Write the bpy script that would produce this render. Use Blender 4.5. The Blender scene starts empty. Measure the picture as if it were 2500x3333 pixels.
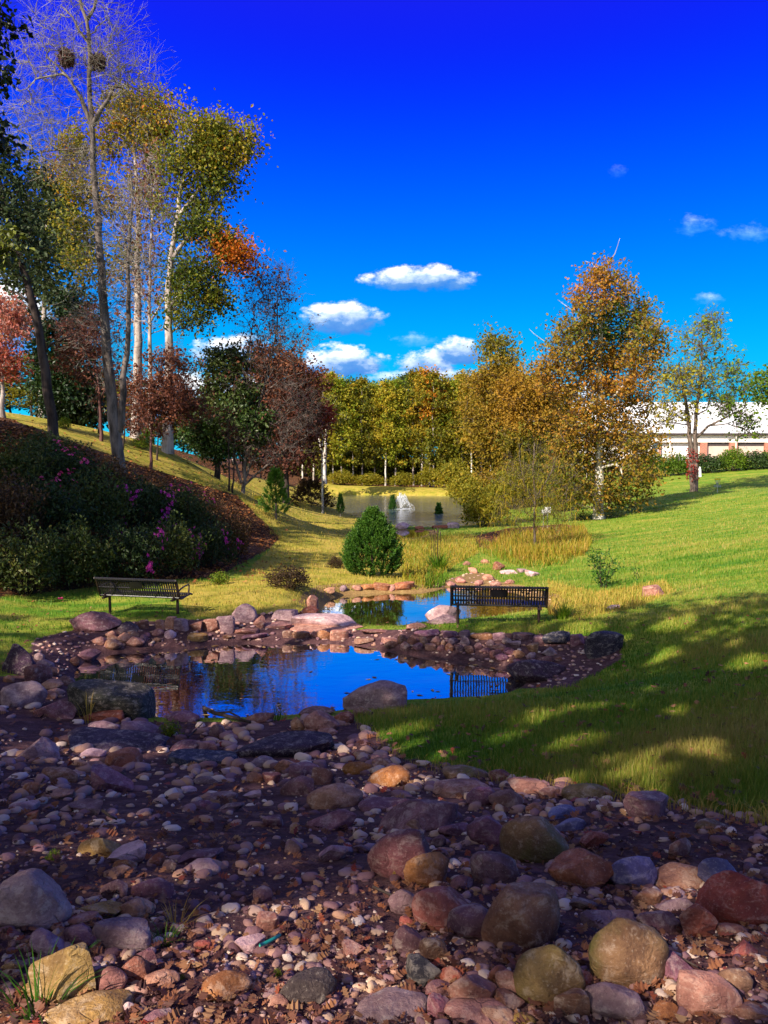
import bpy, math, random
import numpy as np
from mathutils import noise as mnoise, Vector

# ------------------------------------------------------------------ camera, sky, sun, exposure
SC = bpy.context.scene
COL = SC.collection
F, CX, CY = 2503.0, 1250.0, 1666.5          # photo pixels of a 2500 x 3333 frame
PITCH = math.radians(3.806)                 # camera looks slightly down
EYE = 3.5                                   # metres over the near pond's water

cam_d = bpy.data.cameras.new("camera")
cam = bpy.data.objects.new("camera", cam_d)
COL.objects.link(cam)
cam.location = (0, 0, EYE)
cam.rotation_euler = (math.radians(90) - PITCH, 0, 0)
cam_d.sensor_fit = 'HORIZONTAL'
cam_d.sensor_width = 36.0
cam_d.lens = 36.0 * F / 2500.0
cam_d.clip_start = 0.05
cam_d.clip_end = 3000
SC.camera = cam

SUN_TO = Vector((-0.53, -0.61, 0.585)).normalized()
sun_d = bpy.data.lights.new("sun", 'SUN')
sun = bpy.data.objects.new("sun", sun_d)
COL.objects.link(sun)
sun.rotation_euler = (-SUN_TO).to_track_quat('-Z', 'Y').to_euler()
sun.location = (-30, -30, 60)
sun_d.energy = 5.0
sun_d.angle = math.radians(0.55)
sun_d.color = (1.0, 0.90, 0.74)

SC.view_settings.view_transform = 'Standard'
SC.view_settings.look = 'None'
SC.view_settings.gamma = 1.0
SC.view_settings.exposure = 1.05
SC.cycles.max_bounces = 6
SC.cycles.diffuse_bounces = 3
SC.cycles.glossy_bounces = 3
SC.cycles.transmission_bounces = 4
SC.cycles.transparent_max_bounces = 8
SC.cycles.use_denoising = True
SC.cycles.caustics_reflective = False
SC.cycles.caustics_refractive = False
SC.cycles.sample_clamp_indirect = 6.0


class NT:
    """small helper for writing node trees"""
    def __init__(s, tree):
        s.t = tree
        s.t.nodes.clear()

    def n(s, typ, **kw):
        nd = s.t.nodes.new(typ)
        for k, v in kw.items():
            if k == 'ins':
                for i, val in v.items():
                    s.put(nd.inputs[i], val)
            else:
                setattr(nd, k, v)
        return nd

    def put(s, sock, val):
        if isinstance(val, bpy.types.NodeSocket):
            s.t.links.new(val, sock)
        elif isinstance(val, bpy.types.Node):
            s.t.links.new(val.outputs[0], sock)
        else:
            if hasattr(sock.default_value, '__len__') and len(sock.default_value) == 4 and len(val) == 3:
                val = (*val, 1)
            sock.default_value = val

    def math(s, op, a, b=None, c=None, clamp=False):
        nd = s.n('ShaderNodeMath', operation=op, use_clamp=clamp)
        for i, v in enumerate((a, b, c)):
            if v is not None:
                s.put(nd.inputs[i], v)
        return nd.outputs[0]

    def mix(s, fac, a, b, blend='MIX'):
        nd = s.n('ShaderNodeMix', data_type='RGBA', blend_type=blend)
        s.put(nd.inputs[0], fac)
        s.put(nd.inputs[6], a)
        s.put(nd.inputs[7], b)
        return nd.outputs[2]

    def ramp(s, fac, stops, interp='LINEAR'):
        nd = s.n('ShaderNodeValToRGB')
        r = nd.color_ramp
        r.interpolation = interp
        while len(r.elements) < len(stops):
            r.elements.new(0.5)
        for e, (p, c) in zip(r.elements, stops):
            e.position = p
            e.color = (*c, 1) if len(c) == 3 else c
        s.put(nd.inputs[0], fac)
        return nd.outputs[0]

    def noise(s, vec, scale, detail=4, rough=0.55, dist=0.0, out=0):
        nd = s.n('ShaderNodeTexNoise')
        if vec is not None:
            s.put(nd.inputs['Vector'], vec)
        nd.inputs['Scale'].default_value = scale
        nd.inputs['Detail'].default_value = detail
        nd.inputs['Roughness'].default_value = rough
        nd.inputs['Distortion'].default_value = dist
        return nd.outputs[out]

    def smooth(s, val, lo, hi):
        nd = s.n('ShaderNodeMapRange', interpolation_type='SMOOTHSTEP')
        s.put(nd.inputs[0], val)
        s.put(nd.inputs[1], lo)
        s.put(nd.inputs[2], hi)
        return nd.outputs[0]


def build_world():
    w = bpy.data.worlds.new("World")
    SC.world = w
    w.use_nodes = True
    g = NT(w.node_tree)
    tc = g.n('ShaderNodeTexCoord')
    sep = g.n('ShaderNodeSeparateXYZ', ins={0: tc.outputs['Generated']})
    X, Y, Z = sep.outputs
    sky = g.n('ShaderNodeTexSky', sky_type='NISHITA')
    sky.sun_disc = False
    sky.sun_elevation = math.asin(SUN_TO.z)
    sky.sun_rotation = math.atan2(SUN_TO.x, SUN_TO.y)
    sky.air_density = 1.0
    sky.dust_density = 0.3
    sky.ozone_density = 3.0
    # a deep polarised autumn blue, cyan towards the horizon; unseen zenith greyed to cut blue fill
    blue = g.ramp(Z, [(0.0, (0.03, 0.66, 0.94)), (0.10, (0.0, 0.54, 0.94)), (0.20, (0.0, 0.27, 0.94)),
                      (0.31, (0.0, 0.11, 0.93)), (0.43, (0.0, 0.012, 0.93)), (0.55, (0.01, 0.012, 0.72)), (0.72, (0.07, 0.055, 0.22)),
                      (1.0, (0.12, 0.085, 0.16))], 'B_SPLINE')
    # Nishita: paler air round the sun (behind the camera), boosted warm as fill
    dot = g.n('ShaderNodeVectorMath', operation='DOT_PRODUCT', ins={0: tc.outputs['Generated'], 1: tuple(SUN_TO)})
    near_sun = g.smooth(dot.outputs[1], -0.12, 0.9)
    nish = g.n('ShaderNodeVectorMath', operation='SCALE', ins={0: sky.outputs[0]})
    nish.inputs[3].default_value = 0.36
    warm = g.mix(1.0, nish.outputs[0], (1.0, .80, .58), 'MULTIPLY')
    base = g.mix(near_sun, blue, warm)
    # fair-weather cumulus by direction: (cx, cy, rx, up, down, strength)
    ysafe = g.math('MAXIMUM', Y, 0.05)
    pu = g.math('DIVIDE', X, ysafe)
    pv = g.math('DIVIDE', Z, ysafe)
    comb = g.n('ShaderNodeCombineXYZ', ins={0: pu, 1: g.math('MULTIPLY', pv, 1.7), 2: 0.0})
    nz = g.noise(comb.outputs[0], 34.0, 7, 0.62)
    nz2 = g.noise(comb.outputs[0], 90.0, 4, 0.6)
    nsum = g.math('ADD', g.math('MULTIPLY', g.math('SUBTRACT', nz, 0.5), 2.1), g.math('MULTIPLY', g.math('SUBTRACT', nz2, 0.5), 0.7))
    clouds = [(1370, 925, 205, 55, 38, 1.0), (1120, 1045, 150, 62, 60, 1.05), (1110, 1190, 160, 72, 55, 1.1), (1390, 1195, 110, 60, 55, 1.0),
              (1490, 1150, 90, 52, 50, 1.05), (1350, 1112, 80, 30, 26, 0.42), (2235, 752, 80, 40, 36, 0.30), (2410, 775, 90, 40, 36, 0.26), (2290, 988, 60, 26, 20, 0.40),
              (1990, 585, 34, 24, 24, 0.12), (760, 1150, 150, 60, 100, 1.0), (30, 1080, 170, 190, 110, 1.15), (1440, 1240, 300, 40, 60, 0.55), (640, 1300, 420, 90, 90, 0.9),
              (1850, 1330, 160, 90, 130, 0.9)]
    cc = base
    front = g.math('GREATER_THAN', Y, 0.06)
    for (px, py, rx, ru, rd, st) in clouds:
        cx = (px - CX) / F
        cy = (1500 - py) / F
        dx = g.math('DIVIDE', g.math('SUBTRACT', pu, cx), rx / F)
        dy = g.math('SUBTRACT', pv, cy)
        up = g.math('DIVIDE', g.math('MAXIMUM', dy, 0.0), ru / F)
        dn = g.math('DIVIDE', g.math('MAXIMUM', g.math('MULTIPLY', dy, -1.0), 0.0), rd / F)
        vy = g.math('ADD', up, dn)
        r2 = g.math('ADD', g.math('MULTIPLY', dx, dx), g.math('MULTIPLY', vy, vy))
        val = g.math('ADD', g.math('SUBTRACT', 1.0, r2), nsum)
        a = g.math('MULTIPLY', g.math('MULTIPLY', g.smooth(g.math('ADD', val, g.math('MULTIPLY', nsum, .9 if st < .5 else 0.0)), 0.05, 0.75 if st > .5 else 2.0), st * (1 if st > .5 else 1.9), clamp=True), front)
        # lit tops, blue-grey bases (the clouds hang behind, their bases shaded)
        sh = g.math('ADD', g.math('ADD', g.math('SUBTRACT', up, dn), g.math('MULTIPLY', g.math('SUBTRACT', nz, 0.5), 1.8)), g.math('MULTIPLY', dx, -0.18))
        col = g.ramp(g.math('ADD', g.math('MULTIPLY', sh, 0.5), 0.55), [(0.05, (0.02, 0.20, 0.72)), (0.45, (0.12, 0.34, 0.80)), (0.66, (0.60, 0.78, 1.05)), (0.9, (1.5, 1.45, 1.42))])
        if st < .5:
            col = g.mix(.6, col, (.16, .62, 1.0))
        cc = g.mix(a, cc, col)
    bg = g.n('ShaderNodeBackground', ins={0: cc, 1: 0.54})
    out = g.n('ShaderNodeOutputWorld')
    g.put(out.inputs[0], bg.outputs[0])


build_world()

# ------------------------------------------------------------------ picture geometry -> world
CP, SP = math.cos(PITCH), math.sin(PITCH)


def ray(px, py):
    u = (px - CX) / F
    v = -(py - CY) / F
    return u, CP + SP * v, -SP + CP * v


def at(px, py, d):
    u, y, z = ray(px, py)
    t = d / y
    return np.array((u * t, d, EYE + z * t))


def project(x, y, z):
    y = np.asarray(y, float)
    z = np.asarray(z, float) - EYE
    fw = CP * y - SP * z
    up = SP * y + CP * z
    fw = np.where(fw < 0.05, 0.05, fw)
    return CX + F * np.asarray(x, float) / fw, CY - F * up / fw


def pts_at_level(lst, z):
    out = []
    for px, py in lst:
        u, y, zz = ray(px, py)
        t = (z - EYE) / zz
        out.append((u * t, y * t))
    return np.array(out)


def inside(poly, x, y):
    poly = np.asarray(poly, float)
    x = np.asarray(x, float)
    y = np.asarray(y, float)
    c = np.zeros(x.shape, bool)
    n = len(poly)
    for i in range(n):
        x1, y1 = poly[i]
        x2, y2 = poly[(i + 1) % n]
        if y1 == y2:
            continue
        cond = (y1 > y) != (y2 > y)
        c ^= cond & (x < (x2 - x1) * (y - y1) / (y2 - y1) + x1)
    return c


def sdist(poly, x, y):
    poly = np.asarray(poly, float)
    x = np.asarray(x, float)
    y = np.asarray(y, float)
    best = np.full(x.shape, 1e18)
    n = len(poly)
    for i in range(n):
        a = poly[i]
        b = poly[(i + 1) % n] - a
        px, py = x - a[0], y - a[1]
        t = np.clip((px * b[0] + py * b[1]) / max(b @ b, 1e-12), 0, 1)
        best = np.minimum(best, (px - t * b[0]) ** 2 + (py - t * b[1]) ** 2)
    d = np.sqrt(best)
    return np.where(inside(poly, x, y), -d, d)


def smoothpoly(p, it=2):
    p = np.asarray(p, float)
    for _ in range(it):
        q = np.roll(p, -1, 0)
        p = np.stack([p * .75 + q * .25, p * .25 + q * .75], 1).reshape(-1, 2)
    return p


# ------------------------------------------------------------------ the lie of the land
NEAR_POND = smoothpoly(pts_at_level([(300, 2130), (215, 2205), (330, 2290), (480, 2345), (660, 2352), (830, 2350), (1000, 2330), (1130, 2312), (1250, 2280), (1345, 2276),
                                     (1500, 2268), (1650, 2260), (1735, 2215), (1610, 2172), (1480, 2152), (1340, 2132), (1200, 2108), (1090, 2092), (900, 2098), (760, 2092), (640, 2110), (460, 2118)], 0.0))
FAR_POND = smoothpoly(pts_at_level([(1020, 2015), (1060, 1960), (1090, 1938), (1240, 1930), (1330, 1929), (1400, 1925), (1470, 1908), (1600, 1905), (1700, 1935), (1810, 1985), (1700, 2022), (1560, 2034),
                                    (1420, 2050), (1290, 2056), (1150, 2050)], -0.2))
POOL = smoothpoly(pts_at_level([(1280, 1748), (1290, 1728), (1340, 1724), (1395, 1726), (1400, 1738), (1350, 1752)], -1.0))
LAKE = smoothpoly(np.array([(1.5, 55.0), (5, 56), (7.2, 58), (9, 64), (10, 70), (10.5, 78), (11.5, 84), (14, 92), (16, 104), (6, 107), (-4, 108), (-10, 107), (-9.5, 96), (-6.5, 84), (-4.8, 75), (-1.9, 64)]))
CTRL = [(0, 0, 2.0), (-3, 0, 2.1), (3, 0, 2.15), (0, -6, 2.2), (-6, -4, 2.6), (6, -4, 2.5), (0, 2.5, 1.88), (-1.3, 2.5, 1.9), (1.3, 2.5, 1.92),
        (0, 4, 1.5), (-2, 4, 1.55), (2, 4, 1.62), (3.5, 4, 1.8), (-3.5, 4, 1.8), (0, 6, .95), (-3, 6, 1.05), (2.2, 6, 1.2), (4, 6, 1.4), (-5, 6.5, 1.2),
        (-1, 8, .5), (-3.5, 8, .55), (1, 8, .72), (3, 8, 1.0), (5.5, 8, 1.3), (-1, 10.2, .17), (-3.3, 10.0, .22), (1.2, 9.6, .45), (0.6, 10.5, .10), (1.4, 10.9, .09), (2.1, 11.1, .12), (3, 10.0, .55), (5.5, 10, 1.12),
        (-5.6, 9.2, .6), (-5.5, 11.5, .36), (-7.5, 12.5, .6), (2.9, 12.2, .16), (4.5, 13, .62), (7, 15, .85), (2.2, 14.7, .37), (1.0, 14.6, .32), (3.5, 14.6, .45), (0.2, 15.6, .12), (2.5, 16.2, .2), (1.2, 16.4, .12),
        (-5, 15.9, .35), (-3.2, 15.6, .32), (-8, 15.9, .42), (-9.3, 18.4, .6), (-4.6, 14.5, .24), (-5.6, 13.4, .26), (-.9, 15.4, .12), (-2.2, 15.3, .16), (-2.6, 17.5, .35), (-3.3, 20.9, .25), (-2.1, 23.7, .05), (0, 23.0, .0),
        (-3, 30, -.15), (-4.3, 43, -.35), (-4.6, 60, -.65), (-6.6, 24, .5), (-5.4, 31, .2), (-7.0, 45, .0), (-8, 62, -.3),
        (-9.6, 28, 3.0), (-11.6, 27, 4.45), (-14, 28, 4.9), (-12, 24, 3.9), (-8.2, 25.5, 1.7), (-11, 40, 3.95), (-13.8, 42, 4.6), (-7.1, 36, 2.0), (-8.4, 46, 1.7), (-20, 20, 6.2), (-13, 19, 3.2), (-16, 12, 4.2), (-12, 5, 3.6), (-24, 30, 6.6), (-20, 45, 5.8),
        (-16, 70, 3.6), (-30, 100, 4), (-13, 84, 1.2), (-15, 112, .6), (0, 113, -.25), (-8, 113, -.1), (18, 112, -.3), (0, 118, -.4), (20, 124, 0), (-20, 130, 2),
        (15.4, 55, -.67), (11, 48, -.8), (4.2, 27, -.45), (2.3, 40, -.8), (3, 50, -1.0), (5.4, 20.6, .12), (7.2, 32.8, -.3), (11.8, 34.6, -.1), (16.9, 33.8, .8), (10.8, 21.7, .85), (7.4, 38, -.85),
        (23, 45, .7), (28.5, 57, 1.1), (29.1, 72, .62), (32, 74, .45), (20, 66, -.2), (47, 95, 2.36), (32, 95, 1.2), (13, 76, -.9), (15, 90, -.8), (22, 100, .3), (45, 120, 3.0), (70, 130, 3.6), (60, 60, 3.0), (30, 20, 2.4), (15, 5, 2.2),
        (0, 250, 3), (200, 300, 5), (-200, 300, 6), (-200, 0, 8), (200, 0, 6), (0, -150, 5), (80, 200, 4), (-80, 200, 5)]
CT = np.array(CTRL, float)


def _phi(r2):
    return np.where(r2 > 1e-9, r2 * np.log(np.maximum(r2, 1e-9)), 0.0)


_A = CT[:, :2]
_n = len(_A)
_K = _phi(((_A[:, None] - _A[None]) ** 2).sum(-1)) + 0.6 * np.eye(_n)
_Pm = np.hstack([np.ones((_n, 1)), _A])
_W = np.linalg.solve(np.block([[_K, _Pm], [_Pm.T, np.zeros((3, 3))]]), np.concatenate([CT[:, 2], np.zeros(3)]))


def tps(x, y):
    x = np.asarray(x, float)
    y = np.asarray(y, float)
    sh = x.shape
    x = x.ravel()
    y = y.ravel()
    out = np.empty(x.shape)
    for i in range(0, len(x), 20000):
        xs, ys = x[i:i + 20000], y[i:i + 20000]
        r2 = (xs[:, None] - _A[None, :, 0]) ** 2 + (ys[:, None] - _A[None, :, 1]) ** 2
        out[i:i + 20000] = _phi(r2) @ _W[:_n] + _W[_n] + _W[_n + 1] * xs + _W[_n + 2] * ys
    return out.reshape(sh)


def wob(x, y):
    return (np.sin(x * 2.1 + 1.3 * np.sin(y * 1.7)) * np.cos(y * 2.6 + 1.1 * np.sin(x * 1.3)) * .018 + np.sin(x * 5.3 + y * 2.2) * np.sin(y * 6.1 - x * 1.9) * .009)


def H(x, y):
    x = np.asarray(x, float)
    y = np.asarray(y, float)
    z = tps(x, y) + wob(x, y) * np.clip(1.5 - np.abs(y) / 60, .3, 1)
    far = np.clip((np.hypot(x, y) - 260) / 200, 0, 1)
    z = z * (1 - far) + far * 5.0
    for poly, lev, m, deep in ((NEAR_POND, 0.0, .55, .45), (FAR_POND, -.2, .8, .4), (POOL, -1.0, 1.2, .3), (LAKE, -1.3, 3.0, 1.2)):
        lo = poly.min(0) - m - 1
        hi = poly.max(0) + m + 1
        near = (x > lo[0]) & (x < hi[0]) & (y > lo[1]) & (y < hi[1])
        if not near.any():
            continue
        sd = np.full(z.shape, 1e3)
        sd[near] = sdist(poly, x[near], y[near])
        t = np.clip(sd / m, 0, 1)
        bank = (lev + .0) + (np.maximum(z, lev + .04) - lev) * t ** .55
        bed = lev - np.minimum(deep, -sd * .7)
        z = np.where(sd >= m, z, np.where(sd > 0, bank, bed))
    return z


def hit(px, py, tmin=1.0):
    u, yy, zz = ray(px, py)
    t = np.concatenate([np.linspace(tmin, 12, 260), np.linspace(12.05, 40, 300), np.linspace(40.2, 200, 400)])
    g = EYE + zz * t - H(u * t, yy * t)
    k = np.nonzero(g < 0)[0]
    if not len(k) or k[0] == 0:
        tt = t[k[0]] if len(k) else 200.0
    else:
        i = k[0]
        tt = t[i - 1] + (t[i] - t[i - 1]) * g[i - 1] / (g[i - 1] - g[i])
    x, y = u * tt, yy * tt
    return np.array((x, y, float(H(np.array([x]), np.array([y]))[0])))


# ------------------------------------------------------------------ mesh helpers
def mk(name, V, Fc, mat=None, parent=None, attrs=None, smooth=False, loc=None):
    V = np.asarray(V, np.float32).reshape(-1, 3)
    Fc = np.asarray(Fc, np.int32)
    me = bpy.data.meshes.new(name)
    me.vertices.add(len(V))
    me.vertices.foreach_set('co', V.ravel())
    k = Fc.shape[1]
    me.loops.add(Fc.size)
    me.loops.foreach_set('vertex_index', Fc.ravel())
    me.polygons.add(len(Fc))
    me.polygons.foreach_set('loop_start', np.arange(0, Fc.size, k, dtype=np.int32))
    me.polygons.foreach_set('use_smooth', np.full(len(Fc), smooth))
    if attrs:
        for an, av in attrs.items():
            me.attributes.new(an, 'FLOAT', 'POINT').data.foreach_set('value', np.asarray(av, np.float32))
    me.update(calc_edges=True)
    if mat:
        me.materials.append(mat)
    o = bpy.data.objects.new(name, me)
    COL.objects.link(o)
    if parent:
        o.parent = parent
    if loc is not None:
        o.location = loc
    return o


def tag(o, label=None, cat=None, group=None, kind=None):
    if label:
        o['label'] = label
    if cat:
        o['category'] = cat
    if group:
        o['group'] = group
    if kind:
        o['kind'] = kind
    return o


def thing(name, loc, label, cat, group=None, rz=0.0):
    o = bpy.data.objects.new(name, None)
    COL.objects.link(o)
    o.location = [float(v) for v in loc]
    o.rotation_euler = (0, 0, rz)
    o.empty_display_size = .2
    return tag(o, label, cat, group)


def kids(o):
    return [c for c in o.children]


def dup(root, loc, rz=0.0, scale=None, label=None, group=None, name=None):
    r = root.copy()
    COL.objects.link(r)
    r.location = [float(v) for v in loc]
    r.rotation_euler = (0, 0, rz)
    if scale is not None:
        r.scale = scale
    if label:
        r['label'] = label
    if group:
        r['group'] = group
    for ch in kids(root):
        c = ch.copy()
        COL.objects.link(c)
        c.parent = r
        for gg in kids(ch):
            d = gg.copy()
            COL.objects.link(d)
            d.parent = c
    return r


class MB:
    """collects quads into one mesh"""
    def __init__(s):
        s.v, s.f, s.n = [], [], 0

    def add(s, V, Fq):
        V = np.asarray(V, float).reshape(-1, 3)
        s.v.append(V)
        s.f.append(np.asarray(Fq, int) + s.n)
        s.n += len(V)

    def box(s, c, d, rz=0.0, bev=0.0):
        cx, cy, cz = c
        hx, hy, hz = d[0] / 2, d[1] / 2, d[2] / 2
        if bev:
            b = min(bev, hx * .9, hy * .9, hz * .9)
            pts, idx = [], {}
            for sx in (-1, 1):
                for sy in (-1, 1):
                    for sz in (-1, 1):
                        for ax in range(3):
                            p = [sx * (hx - b), sy * (hy - b), sz * (hz - b)]
                            p[ax] += (sx, sy, sz)[ax] * b
                            idx[(sx, sy, sz, ax)] = len(pts)
                            pts.append(p)
            V = np.array(pts)
            fs = []
            for ax in range(3):
                a1, a2 = [a for a in range(3) if a != ax]
                for sg in (-1, 1):
                    q = []
                    for s1, s2 in ((-1, -1), (1, -1), (1, 1), (-1, 1)):
                        k = [0, 0, 0]
                        k[ax], k[a1], k[a2] = sg, s1, s2
                        q.append(idx[(*k, ax)])
                    fs.append(q)
            for ax in range(3):   # edges along ax
                a1, a2 = [a for a in range(3) if a != ax]
                for s1 in (-1, 1):
                    for s2 in (-1, 1):
                        q = []
                        for sg, aa in ((-1, a1), (1, a1), (1, a2), (-1, a2)):
                            k = [0, 0, 0]
                            k[ax], k[a1], k[a2] = sg, s1, s2
                            q.append(idx[(*k, aa)])
                        fs.append(q)
            for sx in (-1, 1):
                for sy in (-1, 1):
                    for sz in (-1, 1):
                        t = [idx[(sx, sy, sz, a)] for a in range(3)]
                        fs.append([t[0], t[1], t[2], t[2]])
        else:
            V = np.array([(x, y, z) for x in (-hx, hx) for y in (-hy, hy) for z in (-hz, hz)])
            fs = [(0, 1, 3, 2), (4, 6, 7, 5), (0, 4, 5, 1), (2, 3, 7, 6), (0, 2, 6, 4), (1, 5, 7, 3)]
        if rz:
            c_, s_ = math.cos(rz), math.sin(rz)
            V = np.stack([V[:, 0] * c_ - V[:, 1] * s_, V[:, 0] * s_ + V[:, 1] * c_, V[:, 2]], 1)
        s.add(V + np.array([cx, cy, cz]), fs)

    def tube(s, pts, r, k=8, cap=True):
        V, Fq = tube_np(np.asarray(pts, float), np.broadcast_to(np.asarray(r, float), (len(pts),)), k)
        n = len(pts)
        if cap and k >= 4:
            a = [[0, i, i + 1, i + 1] for i in range(1, k - 1)] + [[(n - 1) * k, (n - 1) * k + i, (n - 1) * k + i + 1, (n - 1) * k + i + 1] for i in range(1, k - 1)]
            Fq = np.vstack([Fq, np.array(a)])
        s.add(V, Fq)

    def build(s, name, mat, parent=None, smooth=False, loc=None):
        V = np.vstack(s.v)
        Fq = np.vstack(s.f)
        me = bpy.data.meshes.new(name)
        fl = [tuple(dict.fromkeys(f)) for f in Fq.tolist()]
        me.from_pydata(V.tolist(), [], fl)
        me.polygons.foreach_set('use_smooth', np.full(len(me.polygons), smooth))
        me.update()
        me.materials.append(mat)
        o = bpy.data.objects.new(name, me)
        COL.objects.link(o)
        if parent:
            o.parent = parent
        if loc is not None:
            o.location = loc
        return o


def tube_np(P, R, k):
    n = len(P)
    T = np.gradient(P, axis=0)
    T /= np.maximum(np.linalg.norm(T, axis=1, keepdims=True), 1e-9)
    m = np.abs(T.mean(0))
    ref = np.eye(3)[int(np.argmin(m))]
    U = np.cross(T, ref)
    U /= np.maximum(np.linalg.norm(U, axis=1, keepdims=True), 1e-9)
    W = np.cross(T, U)
    a = np.linspace(0, 2 * math.pi, k, endpoint=False)
    V = P[:, None, :] + R[:, None, None] * (np.cos(a)[None, :, None] * U[:, None, :] + np.sin(a)[None, :, None] * W[:, None, :])
    i = np.arange(n - 1)[:, None] * k
    j = np.arange(k)[None, :]
    Fq = np.stack([i + j, i + (j + 1) % k, i + k + (j + 1) % k, i + k + j], -1).reshape(-1, 4)
    return V.reshape(-1, 3), Fq


def unit(a):
    return a / np.maximum(np.linalg.norm(a, axis=-1, keepdims=True), 1e-9)


def rand_dir(rng, n):
    return unit(rng.normal(size=(n, 3)))


# ------------------------------------------------------------------ materials
def new_mat(name):
    m = bpy.data.materials.new(name)
    m.use_nodes = True
    return m, NT(m.node_tree)


def finish(g, shader):
    o = g.n('ShaderNodeOutputMaterial')
    g.put(o.inputs[0], shader)


def leaf_mat(name, cols, transl=.35, rough=.6, spread=.5, nscale=.35):
    m, g = new_mat(name)
    at_ = g.n('ShaderNodeAttribute', attribute_name='tint')
    geo = g.n('ShaderNodeNewGeometry')
    nz = g.noise(geo.outputs['Position'], nscale, 3)
    fac = g.math('ADD', at_.outputs['Fac'], g.math('MULTIPLY', g.math('SUBTRACT', nz, .5), spread), clamp=True)
    st = [(i / max(len(cols) - 1, 1), c) for i, c in enumerate(cols)]
    col = g.ramp(fac, st)
    d = g.n('ShaderNodeBsdfPrincipled', ins={'Base Color': col, 'Roughness': rough})
    d.inputs['Specular IOR Level'].default_value = .25
    t = g.n('ShaderNodeBsdfTranslucent', ins={0: g.mix(1.0, col, (1.0, .95, .6), 'MULTIPLY')})
    mx = g.n('ShaderNodeMixShader', ins={0: transl, 1: d.outputs[0], 2: t.outputs[0]})
    finish(g, mx.outputs[0])
    return m


def bark_mat(name, c1, c2, scale=6.0, bump=.5):
    m, g = new_mat(name)
    geo = g.n('ShaderNodeNewGeometry')
    mp = g.n('ShaderNodeMapping', ins={0: geo.outputs['Position']})
    mp.inputs['Scale'].default_value = (1, 1, .22)
    nz = g.noise(mp.outputs[0], scale, 6, .65)
    big = g.noise(geo.outputs['Position'], 1.3, 3)
    col = g.mix(g.smooth(g.math('ADD', g.math('MULTIPLY', nz, .7), g.math('MULTIPLY', big, .3)), .38, .62), c1, c2)
    b = g.n('ShaderNodeBump', ins={'Height': nz, 'Strength': bump, 'Distance': .04})
    d = g.n('ShaderNodeBsdfPrincipled', ins={'Base Color': col, 'Roughness': .85, 'Normal': b.outputs[0]})
    d.inputs['Specular IOR Level'].default_value = .2
    finish(g, d.outputs[0])
    return m


def simple_mat(name, c, rough=.5, metal=0.0, var=.15, vscale=20.0, bump=0.0):
    m, g = new_mat(name)
    geo = g.n('ShaderNodeNewGeometry')
    nz = g.noise(geo.outputs['Position'], vscale, 4)
    dark = tuple(x * (1 - var * 1.6) for x in c)
    lite = tuple(min(1, x * (1 + var)) for x in c)
    col = g.mix(g.smooth(nz, .3, .7), dark, lite)
    d = g.n('ShaderNodeBsdfPrincipled', ins={'Base Color': col, 'Roughness': rough, 'Metallic': metal})
    if bump:
        b = g.n('ShaderNodeBump', ins={'Height': nz, 'Strength': bump, 'Distance': .01})
        g.put(d.inputs['Normal'], b.outputs[0])
    finish(g, d.outputs[0])
    return m


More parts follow.
